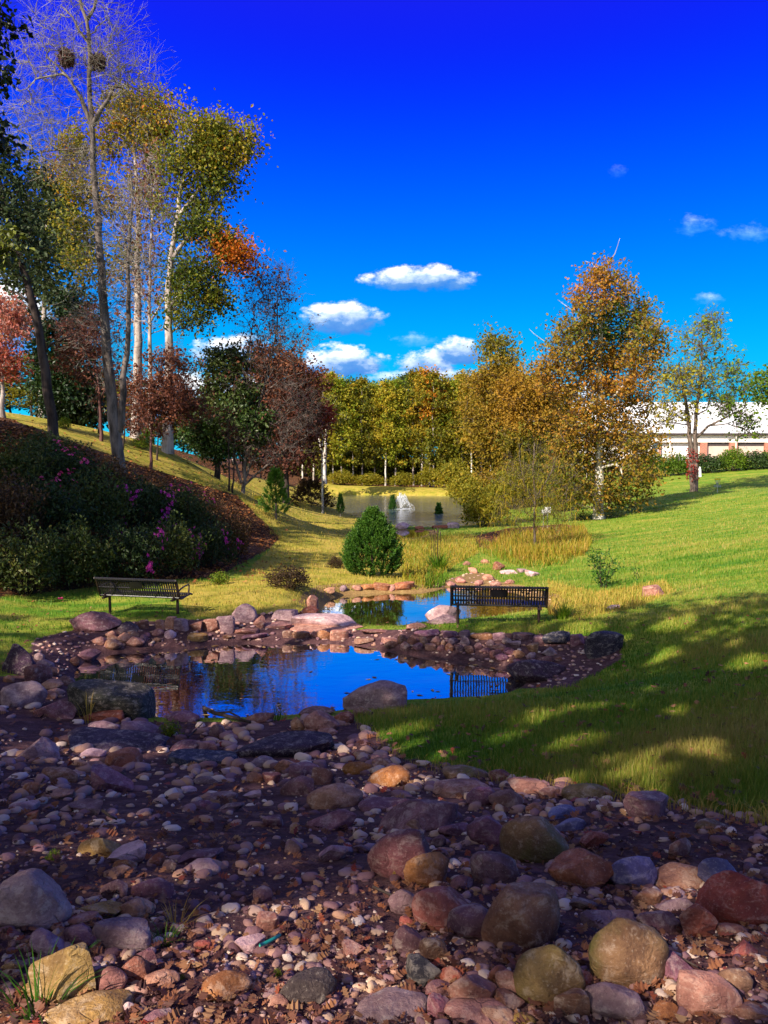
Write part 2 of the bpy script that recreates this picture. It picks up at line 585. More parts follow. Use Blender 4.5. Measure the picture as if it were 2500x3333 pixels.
def rock_mat():
    m, g = new_mat('river rock')
    oi = g.n('ShaderNodeObjectInfo')
    geo = g.n('ShaderNodeNewGeometry')
    rv = g.n('ShaderNodeVectorMath', operation='SCALE', ins={0: (13.7, 7.3, 3.1)})
    g.put(rv.inputs[3], oi.outputs['Random'])
    pos = g.n('ShaderNodeVectorMath', operation='ADD', ins={0: geo.outputs['Position'], 1: rv.outputs[0]})
    P = pos.outputs[0]
    big = g.noise(P, 5.0, 5, .6, .6)
    mid = g.noise(P, 16.0, 6, .65, .3)
    fine = g.noise(P, 90.0, 4, .7)
    mp = g.n('ShaderNodeMapping', ins={0: P})
    mp.inputs['Rotation'].default_value = (.5, .35, .2)
    mp.inputs['Scale'].default_value = (1, 1, 3.0)
    strata = g.noise(mp.outputs[0], 8.0, 8, .72, .5)
    base = oi.outputs['Color']
    dark = g.mix(1.0, base, (.42, .36, .40), 'MULTIPLY')
    lite = g.mix(.45, base, (.74, .60, .50))
    c = g.mix(g.smooth(big, .33, .66), dark, base)
    c = g.mix(g.math('MULTIPLY', g.smooth(strata, .52, .70), .65), c, lite)
    c = g.mix(g.math('MULTIPLY', g.smooth(mid, .52, .66), .75), c, dark)
    c = g.mix(g.math('MULTIPLY', g.smooth(mid, .47, .36), .45), c, lite)
    c = g.mix(g.math('MULTIPLY', g.smooth(fine, .55, .70), .42), c, lite)
    c = g.mix(g.math('MULTIPLY', g.smooth(fine, .46, .34), .55), c, dark)
    vor = g.n('ShaderNodeTexVoronoi', ins={'Vector': g.n('ShaderNodeVectorMath', operation='ADD', ins={0: P, 1: g.n('ShaderNodeVectorMath', operation='SCALE', ins={0: g.n('ShaderNodeTexNoise', ins={'Vector': P, 'Scale': 9.0}).outputs['Color'], 3: .12}).outputs[0]}).outputs[0], 'Scale': 5.5})
    vor.feature = 'DISTANCE_TO_EDGE'
    crack = g.math('MULTIPLY', g.smooth(vor.outputs['Distance'], .020, .003), g.smooth(big, .52, .66))
    c = g.mix(g.math('MULTIPLY', crack, .45), c, (.02, .012, .014))
    # moss and lichen where the object's alpha asks for it
    mossn = g.noise(P, 4.0, 5, .62)
    mo = g.math('MULTIPLY', g.smooth(mossn, g.math('SUBTRACT', .78, g.math('MULTIPLY', oi.outputs['Alpha'], .42)), .80), .85)
    c = g.mix(g.math('MULTIPLY', mo, g.smooth(oi.outputs['Alpha'], .05, .15)), c, (.12, .115, .018))
    h = g.math('SUBTRACT', g.math('ADD', g.math('ADD', g.math('MULTIPLY', mid, .6), g.math('MULTIPLY', fine, .28)), g.math('MULTIPLY', strata, .5)), g.math('MULTIPLY', crack, .25))
    b = g.n('ShaderNodeBump', ins={'Height': h, 'Strength': .9, 'Distance': .026})
    d = g.n('ShaderNodeBsdfPrincipled', ins={'Base Color': c, 'Roughness': g.math('ADD', .55, g.math('MULTIPLY', mid, .3)), 'Normal': b.outputs[0]})
    d.inputs['Specular IOR Level'].default_value = .35
    finish(g, d.outputs[0])
    return m


def attr_ramp_mat(name, cols, rough=.7, transl=0.0, spec=.25, bump=0.0, interp='LINEAR'):
    m, g = new_mat(name)
    at_ = g.n('ShaderNodeAttribute', attribute_name='tint')
    col = g.ramp(at_.outputs['Fac'], [(i / max(len(cols) - 1, 1), c) for i, c in enumerate(cols)], interp)
    d = g.n('ShaderNodeBsdfPrincipled', ins={'Base Color': col, 'Roughness': rough})
    d.inputs['Specular IOR Level'].default_value = spec
    if bump:
        geo = g.n('ShaderNodeNewGeometry')
        b = g.n('ShaderNodeBump', ins={'Height': g.noise(geo.outputs['Position'], 60, 4), 'Strength': bump, 'Distance': .01})
        g.put(d.inputs['Normal'], b.outputs[0])
    sh = d.outputs[0]
    if transl:
        t = g.n('ShaderNodeBsdfTranslucent', ins={0: col})
        sh = g.n('ShaderNodeMixShader', ins={0: transl, 1: sh, 2: t.outputs[0]}).outputs[0]
    finish(g, sh)
    return m


def water_mat(name, deep, ripple, rscale, refl=.25, rdist=.02, rough=.015):
    m, g = new_mat(name)
    geo = g.n('ShaderNodeNewGeometry')
    mp = g.n('ShaderNodeMapping', ins={0: geo.outputs['Position']})
    mp.inputs['Scale'].default_value = (.55, 1.0, 1.0)
    nz = g.noise(mp.outputs[0], rscale, 3, .5)
    b = g.n('ShaderNodeBump', ins={'Height': nz, 'Strength': ripple, 'Distance': rdist})
    fr = g.n('ShaderNodeFresnel', ins={'IOR': 1.4, 'Normal': b.outputs[0]})
    fac = g.math('ADD', g.math('MULTIPLY', fr.outputs[0], 1.1), refl, clamp=True)
    silt = g.mix(g.smooth(g.noise(geo.outputs['Position'], .6, 4), .35, .65), deep, tuple(x * 1.5 for x in deep))
    df = g.n('ShaderNodeBsdfDiffuse', ins={0: silt})
    gl = g.n('ShaderNodeBsdfGlossy', ins={0: (.97, .98, 1.0), 'Roughness': rough, 'Normal': b.outputs[0]})
    mx = g.n('ShaderNodeMixShader', ins={0: fac, 1: df.outputs[0], 2: gl.outputs[0]})
    finish(g, mx.outputs[0])
    return m


def ground_mat():
    m, g = new_mat('ground')
    geo = g.n('ShaderNodeNewGeometry')
    P = geo.outputs['Position']

    def A(n):
        return g.n('ShaderNodeAttribute', attribute_name=n).outputs['Fac']
    n_big = g.noise(P, .22, 4, .6)
    n_mid = g.noise(P, 1.1, 5, .6)
    n_sm = g.noise(P, 7.0, 5, .65)
    n_fine = g.noise(P, 38.0, 4, .7)
    mp = g.n('ShaderNodeMapping', ins={0: P})
    mp.inputs['Rotation'].default_value = (0, 0, .5)
    mp.inputs['Scale'].default_value = (.25, 1.4, 1)
    streak = g.noise(mp.outputs[0], .8, 5, .6)
    f = g.math('ADD', g.math('MULTIPLY', n_mid, .45), g.math('MULTIPLY', streak, .55))
    f = g.math('ADD', f, g.math('MULTIPLY', g.math('SUBTRACT', n_sm, .5), .35))
    lawn = g.ramp(f, [(.30, (.045, .15, .008)), (.44, (.11, .21, .012)), (.56, (.24, .26, .03)), (.70, (.38, .32, .06))])
    lawn = g.mix(g.math('MULTIPLY', g.smooth(n_fine, .45, .7), .45), lawn, (.03, .06, .006))
    f2 = g.math('ADD', g.math('MULTIPLY', n_mid, .6), g.math('MULTIPLY', n_sm, .4))
    dry = g.ramp(f2, [(.30, (.11, .17, .012)), (.44, (.26, .235, .025)), (.58, (.42, .31, .06)), (.74, (.34, .17, .035))])
    dry = g.mix(g.math('MULTIPLY', g.smooth(n_fine, .45, .7), .40), dry, (.10, .06, .012))
    v = g.n('ShaderNodeTexVoronoi', ins={'Vector': P, 'Scale': 13.0})
    v.feature = 'F1'
    vcol = g.n('ShaderNodeSeparateColor', ins={0: v.outputs['Color']})
    litter = g.ramp(vcol.outputs[0], [(0.0, (.045, .016, .008)), (.35, (.16, .055, .018)), (.65, (.26, .095, .03)), (1.0, (.36, .20, .08))])
    litter = g.mix(g.smooth(v.outputs['Distance'], .25, .65), litter, (.035, .015, .01))
    soil = g.ramp(g.math('ADD', g.math('MULTIPLY', n_sm, .6), g.math('MULTIPLY', n_fine, .4)), [(.3, (.030, .013, .016)), (.5, (.085, .038, .042)), (.7, (.20, .11, .10))])
    sand = g.ramp(g.math('ADD', g.math('MULTIPLY', n_sm, .5), g.math('MULTIPLY', n_fine, .5)), [(.3, (.10, .05, .02)), (.5, (.25, .15, .06)), (.7, (.36, .25, .10))])
    # soft irregular borders
    def edge(a):
        return g.smooth(g.math('ADD', a, g.math('MULTIPLY', g.math('SUBTRACT', n_sm, .5), .7)), .35, .65)
    c = g.mix(edge(A('dry')), lawn, dry)
    c = g.mix(edge(A('litter')), c, litter)
    c = g.mix(edge(A('sand')), c, sand)
    c = g.mix(edge(A('creek')), c, soil)
    h = g.math('ADD', g.math('MULTIPLY', n_sm, .5), g.math('MULTIPLY', n_fine, .35))
    b = g.n('ShaderNodeBump', ins={'Height': h, 'Strength': .9, 'Distance': .06})
    d = g.n('ShaderNodeBsdfPrincipled', ins={'Base Color': c, 'Roughness': .9, 'Normal': b.outputs[0]})
    d.inputs['Specular IOR Level'].default_value = .15
    finish(g, d.outputs[0])
    return m


ROCK = rock_mat()
# ------------------------------------------------------------------ ground cover zones (outlined in the photo, laid on the land)
Z_CREEK = [(-600, 2215), (0, 2200), (215, 2190), (480, 2350), (800, 2350), (1130, 2330), (1220, 2385), (1330, 2475), (1500, 2500), (1750, 2535), (2000, 2575), (2200, 2610), (2400, 2650), (3200, 2720), (4200, 3800), (-1500, 3800)]
Z_WALLR = [(1150, 2095), (1330, 2045), (1430, 2055), (1700, 2062), (2030, 2075), (2020, 2150), (1850, 2240), (1640, 2240), (1340, 2150)]
Z_WALLL = [(110, 2080), (330, 2030), (470, 2022), (760, 2012), (900, 1990), (1010, 1995), (1150, 2050), (1420, 2050), (1180, 2115), (900, 2110), (500, 2150), (250, 2230), (60, 2230)]
Z_SAND = [(1400, 1935), (1440, 1895), (1500, 1872), (1550, 1862), (1590, 1872), (1620, 1890), (1700, 1910), (1800, 1928), (1700, 1940), (1480, 1918)]
Z_HILL = [(-900, 1250), (0, 1352), (200, 1425), (390, 1492), (600, 1560), (770, 1612), (850, 1690), (912, 1752), (880, 1785), (700, 1880), (500, 1890), (0, 1945), (-900, 2050)]
Z_ORANGE = [(1540, 1745), (1650, 1720), (1830, 1705), (1900, 1715), (1800, 1760), (1650, 1795), (1560, 1785)]
Z_DRYL = [(520, 1905), (780, 1880), (900, 1770), (850, 1690), (1000, 1600), (1130, 1600), (1110, 1640), (1180, 1690), (1250, 1730), (1330, 1750), (1540, 1740), (1560, 1800), (1460, 1850), (1400, 1920), (1240, 1925), (1090, 1935), (1010, 2020), (880, 2010), (640, 2010)]
Z_DRYR = [(1780, 1890), (1950, 1930), (2160, 1890), (2200, 1925), (2080, 1975), (1900, 2015), (1800, 2005)]
Z_DAM = [(1000, 1560), (1700, 1560), (1700, 1618), (1560, 1625), (1500, 1612), (1000, 1612)]


def zones(x, y):
    x = np.asarray(x, float)
    y = np.asarray(y, float)
    z = H(x, y)
    px, py = project(x, y, z)
    fr = y > .6
    creek = (fr & (inside(Z_CREEK, px, py) | inside(Z_WALLR, px, py) | inside(Z_WALLL, px, py)) & (y < 18)) | ((y <= .6) & (x > -14) & (x < 9))
    sand = fr & inside(Z_SAND, px, py) & (y > 16) & (y < 45)
    hill = (fr & inside(Z_HILL, px, py) & (x < -4) & (y < 50)) | ((x < -11) & (y < 26))
    hill |= fr & inside(Z_ORANGE, px, py) & (y > 25)
    far_lit = (y > 119) | ((x < -12) & (y > 60))
    dry = fr & ((inside(Z_DRYL, px, py) & (y > 15)) | (inside(Z_DRYR, px, py) & (y > 12) & (y < 26)) | (inside(Z_DAM, px, py) & (y > 60))) | ((x < -5) & (y > 24) & ~hill)
    bot = (sdist(LAKE, x, y) < 1.0) & (y > 50)
    sand = sand | ((sdist(FAR_POND, x, y) < .45) & (y < 24)) | ((sdist(POOL, x, y) < .5) & (y > 40) & (y < 54))
    return z, creek, sand, hill | far_lit, dry | bot


def build_ground():
    def axis(segs):
        out = []
        for a, b, s in segs:
            out += list(np.arange(a, b, s))
        return np.array(out + [segs[-1][1]])
    ys = axis([(-900, -200, 100), (-200, -20, 20), (-20, 0, 1.0), (0, 3, .12), (3, 25, .10), (25, 50, .25), (50, 120, .6), (120, 200, 4), (200, 500, 30), (500, 1800, 130)])
    xs = axis([(-1500, -200, 130), (-200, -40, 10), (-40, -16, .8), (-16, -8, .22), (-8, 9, .10), (9, 20, .3), (20, 60, 1.0), (60, 200, 10), (200, 1500, 130)])
    X, Y = np.meshgrid(xs, ys)
    Z, cr, sa, hi, dr = zones(X, Y)
    n, m = X.shape
    i = np.arange(n - 1)[:, None] * m
    j = np.arange(m - 1)[None]
    Fq = np.stack([i + j, i + j + 1, i + m + j + 1, i + m + j], -1).reshape(-1, 4)

    def soft(a):
        a = a.astype(float)
        for _ in range(2):
            p = np.pad(a, 1, mode='edge')
            a = (p[:-2, 1:-1] + p[2:, 1:-1] + p[1:-1, :-2] + p[1:-1, 2:] + 2 * p[1:-1, 1:-1]) / 6
        return a.ravel()
    o = mk('ground', np.stack([X, Y, Z], -1), Fq, ground_mat(), attrs={'creek': soft(cr), 'sand': soft(sa), 'litter': soft(hi), 'dry': soft(dr)}, smooth=True)
    tag(o, kind='structure')


build_ground()


def build_water():
    specs = [('pond_water', NEAR_POND, 0.0, water_mat('near pond water', (.010, .010, .012), .10, 5.0, .60)),
             ('pond_water', FAR_POND, -.2, water_mat('far pond water', (.055, .040, .008), .10, 4.0, .42)),
             ('pool_water', POOL, -1.0, water_mat('pool water', (.10, .08, .02), .06, 4.0, .3)),
             ('lake_water', LAKE, -1.3, water_mat('lake water', (.09, .11, .13), 1.0, 1.3, .10, .07, .16))]
    for nm, poly, lev, mat in specs:
        lo, hi = poly.min(0) - .4, poly.max(0) + .4
        k = 40
        X, Y = np.meshgrid(np.linspace(lo[0], hi[0], k), np.linspace(lo[1], hi[1], k))
        # keep the cells over and just round the basin
        i = np.arange(k - 1)[:, None] * k
        j = np.arange(k - 1)[None]
        Fq = np.stack([i + j, i + j + 1, i + k + j + 1, i + k + j], -1).reshape(-1, 4)
        sd = sdist(poly, X.ravel(), Y.ravel())
        cell = max(hi[0] - lo[0], hi[1] - lo[1]) / k
        keep = (sd[Fq].min(1) < cell * .2)
        o = mk(nm, np.stack([X, Y, np.full_like(X, lev)], -1), Fq[keep], mat, smooth=True)
        tag(o, kind='structure')


build_water()

# ------------------------------------------------------------------ benches
METAL = simple_mat('dark powder coated steel', (.012, .010, .014), .38, 0.0, .2, 30)
RUSTY = simple_mat('dark brown steel', (.030, .014, .012), .45, 0.0, .25, 25)
PLAQUE = simple_mat('black plaque', (.006, .006, .008), .3, 0.0, .1, 30)


def make_bench(loc, rz, label):
    W = 1.83
    b = thing('park_bench', loc, label, 'bench', None, rz)
    # profile of a slat, local +y faces away from the camera (the sitter's side)
    back = [(-.030, .405), (-.062, .440), (-.085, .50), (-.115, .60), (-.150, .70), (-.178, .765), (-.196, .800), (-.222, .815), (-.250, .800)]
    seat = [(.50, .405), (.485, .430), (.44, .443), (.34, .438), (.22, .425), (.10, .410), (.03, .398), (-.030, .405)]

    def slats(profile, skip=None):
        V, Fq, n0 = [], [], 0
        n = 35
        for i in range(n):
            x = -W / 2 + .045 + i * (W - .09) / (n - 1)
            w, t = .0145, .004
            pr = np.array(profile)
            tang = unit(np.gradient(pr, axis=0))
            nor = np.stack([-tang[:, 1], tang[:, 0]], 1)
            for sgn in (1, -1):
                pass
            ring = []
            for (dx, dn) in ((-w, -t), (w, -t), (w, t), (-w, t)):
                p = pr + nor * dn
                ring.append(np.stack([np.full(len(pr), x + dx), p[:, 0], p[:, 1]], 1))
            R = np.stack(ring, 1)          # n,4,3
            k = len(pr)
            V.append(R.reshape(-1, 3))
            a = np.arange(k - 1)[:, None] * 4
            j = np.arange(4)[None]
            Fq.append(np.stack([a + j, a + (j + 1) % 4, a + 4 + (j + 1) % 4, a + 4 + j], -1).reshape(-1, 4) + n0)
            Fq.append(np.array([[0, 1, 2, 3], [(k - 1) * 4 + 3, (k - 1) * 4 + 2, (k - 1) * 4 + 1, (k - 1) * 4]]) + n0)
            n0 += k * 4
        return np.vstack(V), np.vstack(Fq)
    V, Fq = slats(back)
    br = mk('backrest', V, Fq, METAL, b)
    V, Fq = slats(seat)
    mk('seat', V, Fq, METAL, b)
    m = MB()
    m.box((0, -.222, .790), (W - .012, .055, .042), bev=.008)
    m.build('top_rail', METAL, b)
    m = MB()
    m.tube([(-W / 2 + .02, -.040, .415), (W / 2 - .02, -.040, .415)], .021, 8)
    m.build('seat_rail', METAL, b)
    m = MB()
    m.tube([(-W / 2 + .02, .485, .405), (W / 2 - .02, .485, .405)], .018, 8)
    m.build('seat_rail', METAL, b)
    # decorative mid rail: straight runs joined by crossing bows
    m = MB()

    def prof_y(z):
        return np.interp(z, [.405, .5, .6, .7, .8], [-.042, -.099, -.129, -.164, -.212])
    zm = .60
    for sg in (-1, 1):
        xc = sg * W * .27
        for (x0, x1) in ((xc - .13, xc - W), (xc + .13, xc + W)):
            pass
        for s2 in (-1, 1):
            zz = np.linspace(.435, .765, 11)
            xx = xc + s2 * (.018 + .125 * ((zz - .60) / .165) ** 2)
            m.tube(np.stack([xx, [prof_y(z) - .004 for z in zz], zz], 1), .011, 6)
    segs = [(-W / 2 + .02, -W * .27 - .02), (-W * .27 + .02, W * .27 - .02), (W * .27 + .02, W / 2 - .02)]
    for x0, x1 in segs:
        m.tube([(x0, prof_y(zm) - .004, zm), (x1, prof_y(zm) - .004, zm)], .013, 6)
    m.tube([(-W / 2 + .02, prof_y(.735) - .004, .735), (W / 2 - .02, prof_y(.735) - .004, .735)], .010, 6)
    m.build('ornamental_rail', METAL, b)
    m = MB()
    pts = np.array([(.0, prof_y(.60) - .016, .592), (.0, prof_y(.74) - .016, .742)])
    d = pts[1] - pts[0]
    w = .14
    nrm = unit(np.cross(d, (1, 0, 0)))
    V = np.array([pts[0] + (-w, 0, 0), pts[0] + (w, 0, 0), pts[1] + (w, 0, 0), pts[1] + (-w, 0, 0)])
    V = np.vstack([V - nrm * .004, V + nrm * .004])
    m.add(V, [(0, 1, 2, 3), (7, 6, 5, 4), (0, 4, 5, 1), (1, 5, 6, 2), (2, 6, 7, 3), (3, 7, 4, 0)])
    m.build('plaque', PLAQUE, br)
    for sg in (-1, 1):
        x = sg * (W / 2 - .012)
        m = MB()
        pts = [(x, .50, .400), (x, .44, .425), (x, .25, .412), (x, .05, .385), (x, -.03, .392), (x, -.085, .49), (x, -.15, .69), (x, -.20, .79), (x, -.245, .80)]
        m.tube(pts, .020, 8)
        m.build('end_frame', RUSTY, b)
        m = MB()
        pts = [(x, -.098, .56), (x, .02, .600), (x, .18, .625), (x, .34, .630), (x, .375, .600), (x, .355, .52), (x, .34, .425)]
        m.tube(pts, .017, 8)
        m.build('armrest', RUSTY, b)
        xl = sg * (W / 2 - .14)
        m = MB()
        m.tube([(xl, .10, -.10), (xl, .10, .36)], .030, 10)
        m.box((xl, .10, .372), (.06, .52, .035), bev=.006)
        m.tube([(xl, -.12, .372), (xl, -.06, .44)], .018, 6)
        m.build('leg', RUSTY, b)
    return b


def put_bench(lx, ly, rx, ry, label):
    a, c = hit(lx, ly), hit(rx, ry)
    mid = (a + c) / 2
    ang = math.atan2(c[1] - a[1], c[0] - a[0])
    ang = max(-.24, min(-.10, ang))
    # the legs stand 0.10 m past the bench's origin line
    off = np.array([math.sin(ang) * .10, -math.cos(ang) * .10, 0])
    p = mid + off
    p[2] = min(a[2], c[2]) + .01
    return make_bench(p, ang, label)


BENCH_A = put_bench(338, 1997, 600, 1999, 'dark slatted steel bench on the sunny grass strip by the azalea bank')
BENCH_B = put_bench(1487, 2034, 1757, 2028, 'dark slatted steel bench on the shady bank above the rock-lined pond')

# ------------------------------------------------------------------ trees
def grow(rng, trunks, clumps, seg=.5, wobble=.10, up=.55, low_pen=.0):
    P = np.zeros((30000, 3))
    par = np.full(30000, -1)
    fix = np.full(30000, np.nan)
    n = 0
    chains = []
    ntr = 0
    for pts, r0, r1 in trunks:
        pts = np.asarray(pts, float)
        L = np.concatenate([[0], np.cumsum(np.linalg.norm(np.diff(pts, axis=0), axis=1))])
        m = max(int(L[-1] / seg), 3)
        s = np.linspace(0, L[-1], m + 1)
        q = np.stack([np.interp(s, L, pts[:, i]) for i in range(3)], 1)
        q[1:-1] += rng.normal(size=(m - 1, 3)) * seg * .04
        st = -1
        ch = []
        if n:
            dd = np.linalg.norm(P[:n] - q[0], axis=1)
            k = int(dd.argmin())
            if dd[k] < 1.2:
                st = k
                ch = [k]
        for i in range(m + 1):
            P[n] = q[i]
            par[n] = st
            t = i / m
            fix[n] = r0 + (r1 - r0) * t ** .8
            if st < 0 and i == 0:
                fix[n] = r0 * 1.35
            elif st < 0 and i == 1:
                fix[n] = r0 * 1.1
            ch.append(n)
            st = n
            n += 1
        chains.append(ch)
    ntr = n
    tips = []
    C = np.asarray(clumps, float).reshape(-1, 3)
    if len(C):
        d0 = np.array([np.linalg.norm(P[:ntr] - c, axis=1).min() for c in C])
        order = np.argsort(d0)
        zlow = P[:ntr, 2].min()
        ht = max(P[:ntr, 2].max() - zlow, 1e-3)
        for ci in order:
            c = C[ci]
            v = c - P[:n]
            dist = np.linalg.norm(v, axis=1)
            rise = v[:, 2]
            cost = dist + up * np.maximum(0, .35 * dist - rise) * 1.6
            cost += np.where(P[:n, 2] < zlow + .16 * ht, low_pen + .3 * dist, 0)
            k = int(cost.argmin())
            m = max(int(round(dist[k] / seg)), 2)
            a = P[k]
            dirp = P[k] - P[par[k]] if par[k] >= 0 else np.array((0, 0, 1.))
            dirp = dirp / max(np.linalg.norm(dirp), 1e-6)
            b1 = a + dirp * dist[k] * .25 + (c - a) * .15
            t = np.linspace(0, 1, m + 1)[1:, None]
            q = (1 - t) ** 2 * a + 2 * t * (1 - t) * b1 + t * t * c
            q[:-1] += rng.normal(size=(m - 1, 3)) * wobble * seg
            ch = [k]
            pr = k
            if n + m >= 29990:
                break
            for i in range(m):
                P[n] = q[i]
                par[n] = pr
                pr = n
                ch.append(n)
                n += 1
            chains.append(ch)
            tips.append((pr, ch))
    P, par, fix = P[:n], par[:n], fix[:n]
    w = np.zeros(n)
    has = np.zeros(n, bool)
    has[par[par >= 0]] = True
    w[~has] = 1
    for i in range(n - 1, -1, -1):
        if par[i] >= 0:
            w[par[i]] += w[i]
    return P, par, fix, w, chains, tips


def blob_points(rng, d, blobs, base_xyz, depth=.8):
    """blobs: (px, py, rx, ry, n, tint[, dd]) ellipses seen in the photo, filled as ellipsoids at depth d"""
    C, T, S = [], [], []
    for bl in blobs:
        px, py, rx, ry, n, tint = bl[:6]
        dd = bl[6] if len(bl) > 6 else 0.0
        c = at(px, py, d + dd)
        sx, sz = rx * (d + dd) / F, ry * (d + dd) / F
        sy = (sx * sz) ** .5 * depth
        u = rand_dir(rng, n) * (rng.random((n, 1)) ** .42)
        C.append(c + u * np.array((sx, sy, sz)))
        T.append(np.full(n, tint))
        S.append(np.full(n, (sx * sy * sz) ** (1 / 3)))
    return np.vstack(C), np.concatenate(T), np.concatenate(S)


def leaves_np(rng, pos, size, tint, aspect=.62, droop=.25, flat=.0):
    n = len(pos)
    a = rand_dir(rng, n)
    a[:, 2] = a[:, 2] * (1 - flat) - droop
    a = unit(a)
    b = unit(np.cross(a, rand_dir(rng, n)))
    nn = np.cross(a, b)
    s = size * rng.uniform(.65, 1.35, (n, 1))
    w = s * aspect * .5
    V = np.stack([pos, pos + a * s * .5 + b * w + nn * s * .09, pos + a * s, pos + a * s * .5 - b * w + nn * s * .09], 1)
    Fq = np.arange(n * 4).reshape(n, 4)
    return V.reshape(-1, 3), Fq, np.repeat(tint, 4)


def twigs_np(A, B, Cc, r0, r1):
    """three-sided twigs A -> B -> C"""
    n = len(A)
    t = unit(Cc - A)
    ref = np.where(np.abs(t[:, 2:3]) > .8, np.array([[1., 0, 0]]), np.array([[0, 0, 1.]]))
    u = unit(np.cross(t, ref))
    v = np.cross(t, u)
    ang = np.array([0, 2.094, 4.189])
    ring = np.cos(ang)[None, :, None] * u[:, None] + np.sin(ang)[None, :, None] * v[:, None]
    V = np.concatenate([A[:, None] + ring * r0[:, None, None], B[:, None] + ring * (.5 * (r0 + r1))[:, None, None], Cc[:, None] + ring * r1[:, None, None]], 1)
    base = np.arange(n)[:, None] * 9
    q = []
    for lv in (0, 3):
        for j in range(3):
            q.append([lv + j, lv + (j + 1) % 3, lv + 3 + (j + 1) % 3, lv + 3 + j])
    Fq = (base[:, None, :] + np.array(q)[None]).reshape(-1, 4)
    return V.reshape(-1, 3), Fq


def tree_mesh(rng, trunks, C, T, cl_r, leaf_n, leaf_s, tw_n=5, seg=.5, tip_r=.008, pw=.5, wobble=.10, up=.55, spread=1.0, tint_j=.22, droop=.25, bare_twigs=0, twig_r=.006, leaf_aspect=.62, low_pen=3.0, rmax=None):
    """returns wood (V, F) and leaves (V, F, tint)"""
    P, par, fix, w, chains, tips = grow(rng, trunks, C, seg, wobble, up, low_pen)
    R = tip_r * w ** pw
    if rmax:
        R = np.minimum(R, rmax)
    R = np.where(np.isnan(fix), R, fix)
    Vs, Fs, n0 = [], [], 0
    for ch in chains:
        p = P[ch]
        r = R[ch].copy()
        if len(ch) > 1:
            r[0] = min(r[0], r[1] * 1.25)
        k = 10 if r.max() > .12 else (6 if r.max() > .035 else 4)
        V, Fq = tube_np(p, r, k)
        Vs.append(V)
        Fs.append(Fq + n0)
        n0 += len(V)
    # twigs
    order = np.argsort([np.linalg.norm(C - P[t[0]], axis=1).argmin() for t in tips]) if False else None
    A, E, TT = [], [], []
    tipmap = []
    for (tp, ch) in tips:
        tipmap.append(tp)
    tipP = P[np.array([t[0] for t in tips], int)] if tips else np.zeros((0, 3))
    if len(tips):
        # tint of each tip is that of its clump
        for ti, (tp, ch) in enumerate(tips):
            j = int(((C - P[tp]) ** 2).sum(1).argmin())
            rr = cl_r[j] if hasattr(cl_r, '__len__') else cl_r
            m = tw_n + bare_twigs
            last = np.array(ch[1:])[-4:]
            st = P[rng.choice(last, m)]
            dr = rand_dir(rng, m)
            dr[:, 2] = dr[:, 2] * .7 + .25
            out = unit(P[tp] - P[ch[0]])
            en = st + (unit(dr + out * .5)) * rr * rng.uniform(.5, 1.25, (m, 1)) * spread
            A.append(st)
            E.append(en)
            TT.append(np.full(m, T[j]))
        A, E, TT = np.vstack(A), np.vstack(E), np.concatenate(TT)
        L = np.linalg.norm(E - A, axis=1, keepdims=True)
        B = (A + E) / 2 + rng.normal(size=A.shape) * L * .08
        V, Fq = twigs_np(A, B, E, np.full(len(A), twig_r), np.full(len(A), twig_r * .35))
        Vs.append(V)
        Fs.append(Fq + n0)
        n0 += len(V)
        if bare_twigs:   # second order twigs
            m = 3
            idx = np.repeat(np.arange(len(A)), m)
            t = rng.uniform(.25, .95, (len(idx), 1))
            a2 = A[idx] * (1 - t) + E[idx] * t
            dr = unit(unit(E[idx] - A[idx]) + rand_dir(rng, len(idx)) * .9)
            e2 = a2 + dr * L[idx] * rng.uniform(.3, .6, (len(idx), 1))
            V, Fq = twigs_np(a2, (a2 + e2) / 2 + rng.normal(size=a2.shape) * .02, e2, np.full(len(a2), twig_r * .6), np.full(len(a2), twig_r * .25))
            Vs.append(V)
            Fs.append(Fq + n0)
            n0 += len(V)
    thin = np.zeros(sum(len(f) for f in Fs), bool)
    c0 = 0
    for fi, f in enumerate(Fs):
        if fi >= len(chains) or R[chains[fi]].max() < .055:
            thin[c0:c0 + len(f)] = True
        c0 += len(f)
    wood = (np.vstack(Vs), np.vstack(Fs), thin)
    leaf = None
    if leaf_n and len(tips):
        N = int(leaf_n * len(tips))
        idx = rng.integers(0, len(A), N)
        t = rng.uniform(.15, 1.1, (N, 1))
        pos = A[idx] * (1 - t) + E[idx] * t
        rr = np.linalg.norm(E - A, axis=1)[idx][:, None]
        pos = pos + rng.normal(size=(N, 3)) * rr * .22
        tint = np.clip(TT[idx] + rng.normal(size=N) * tint_j * .5, 0, 1)
        leaf = leaves_np(rng, pos, leaf_s, tint, leaf_aspect, droop)
    return wood, leaf


def px_trunk(pts, d, r0, r1, ddepth=None):
    out = []
    for i, (px, py) in enumerate(pts):
        out.append(at(px, py, d + (ddepth[i] if ddepth else 0)))
    return (np.array(out), r0, r1)


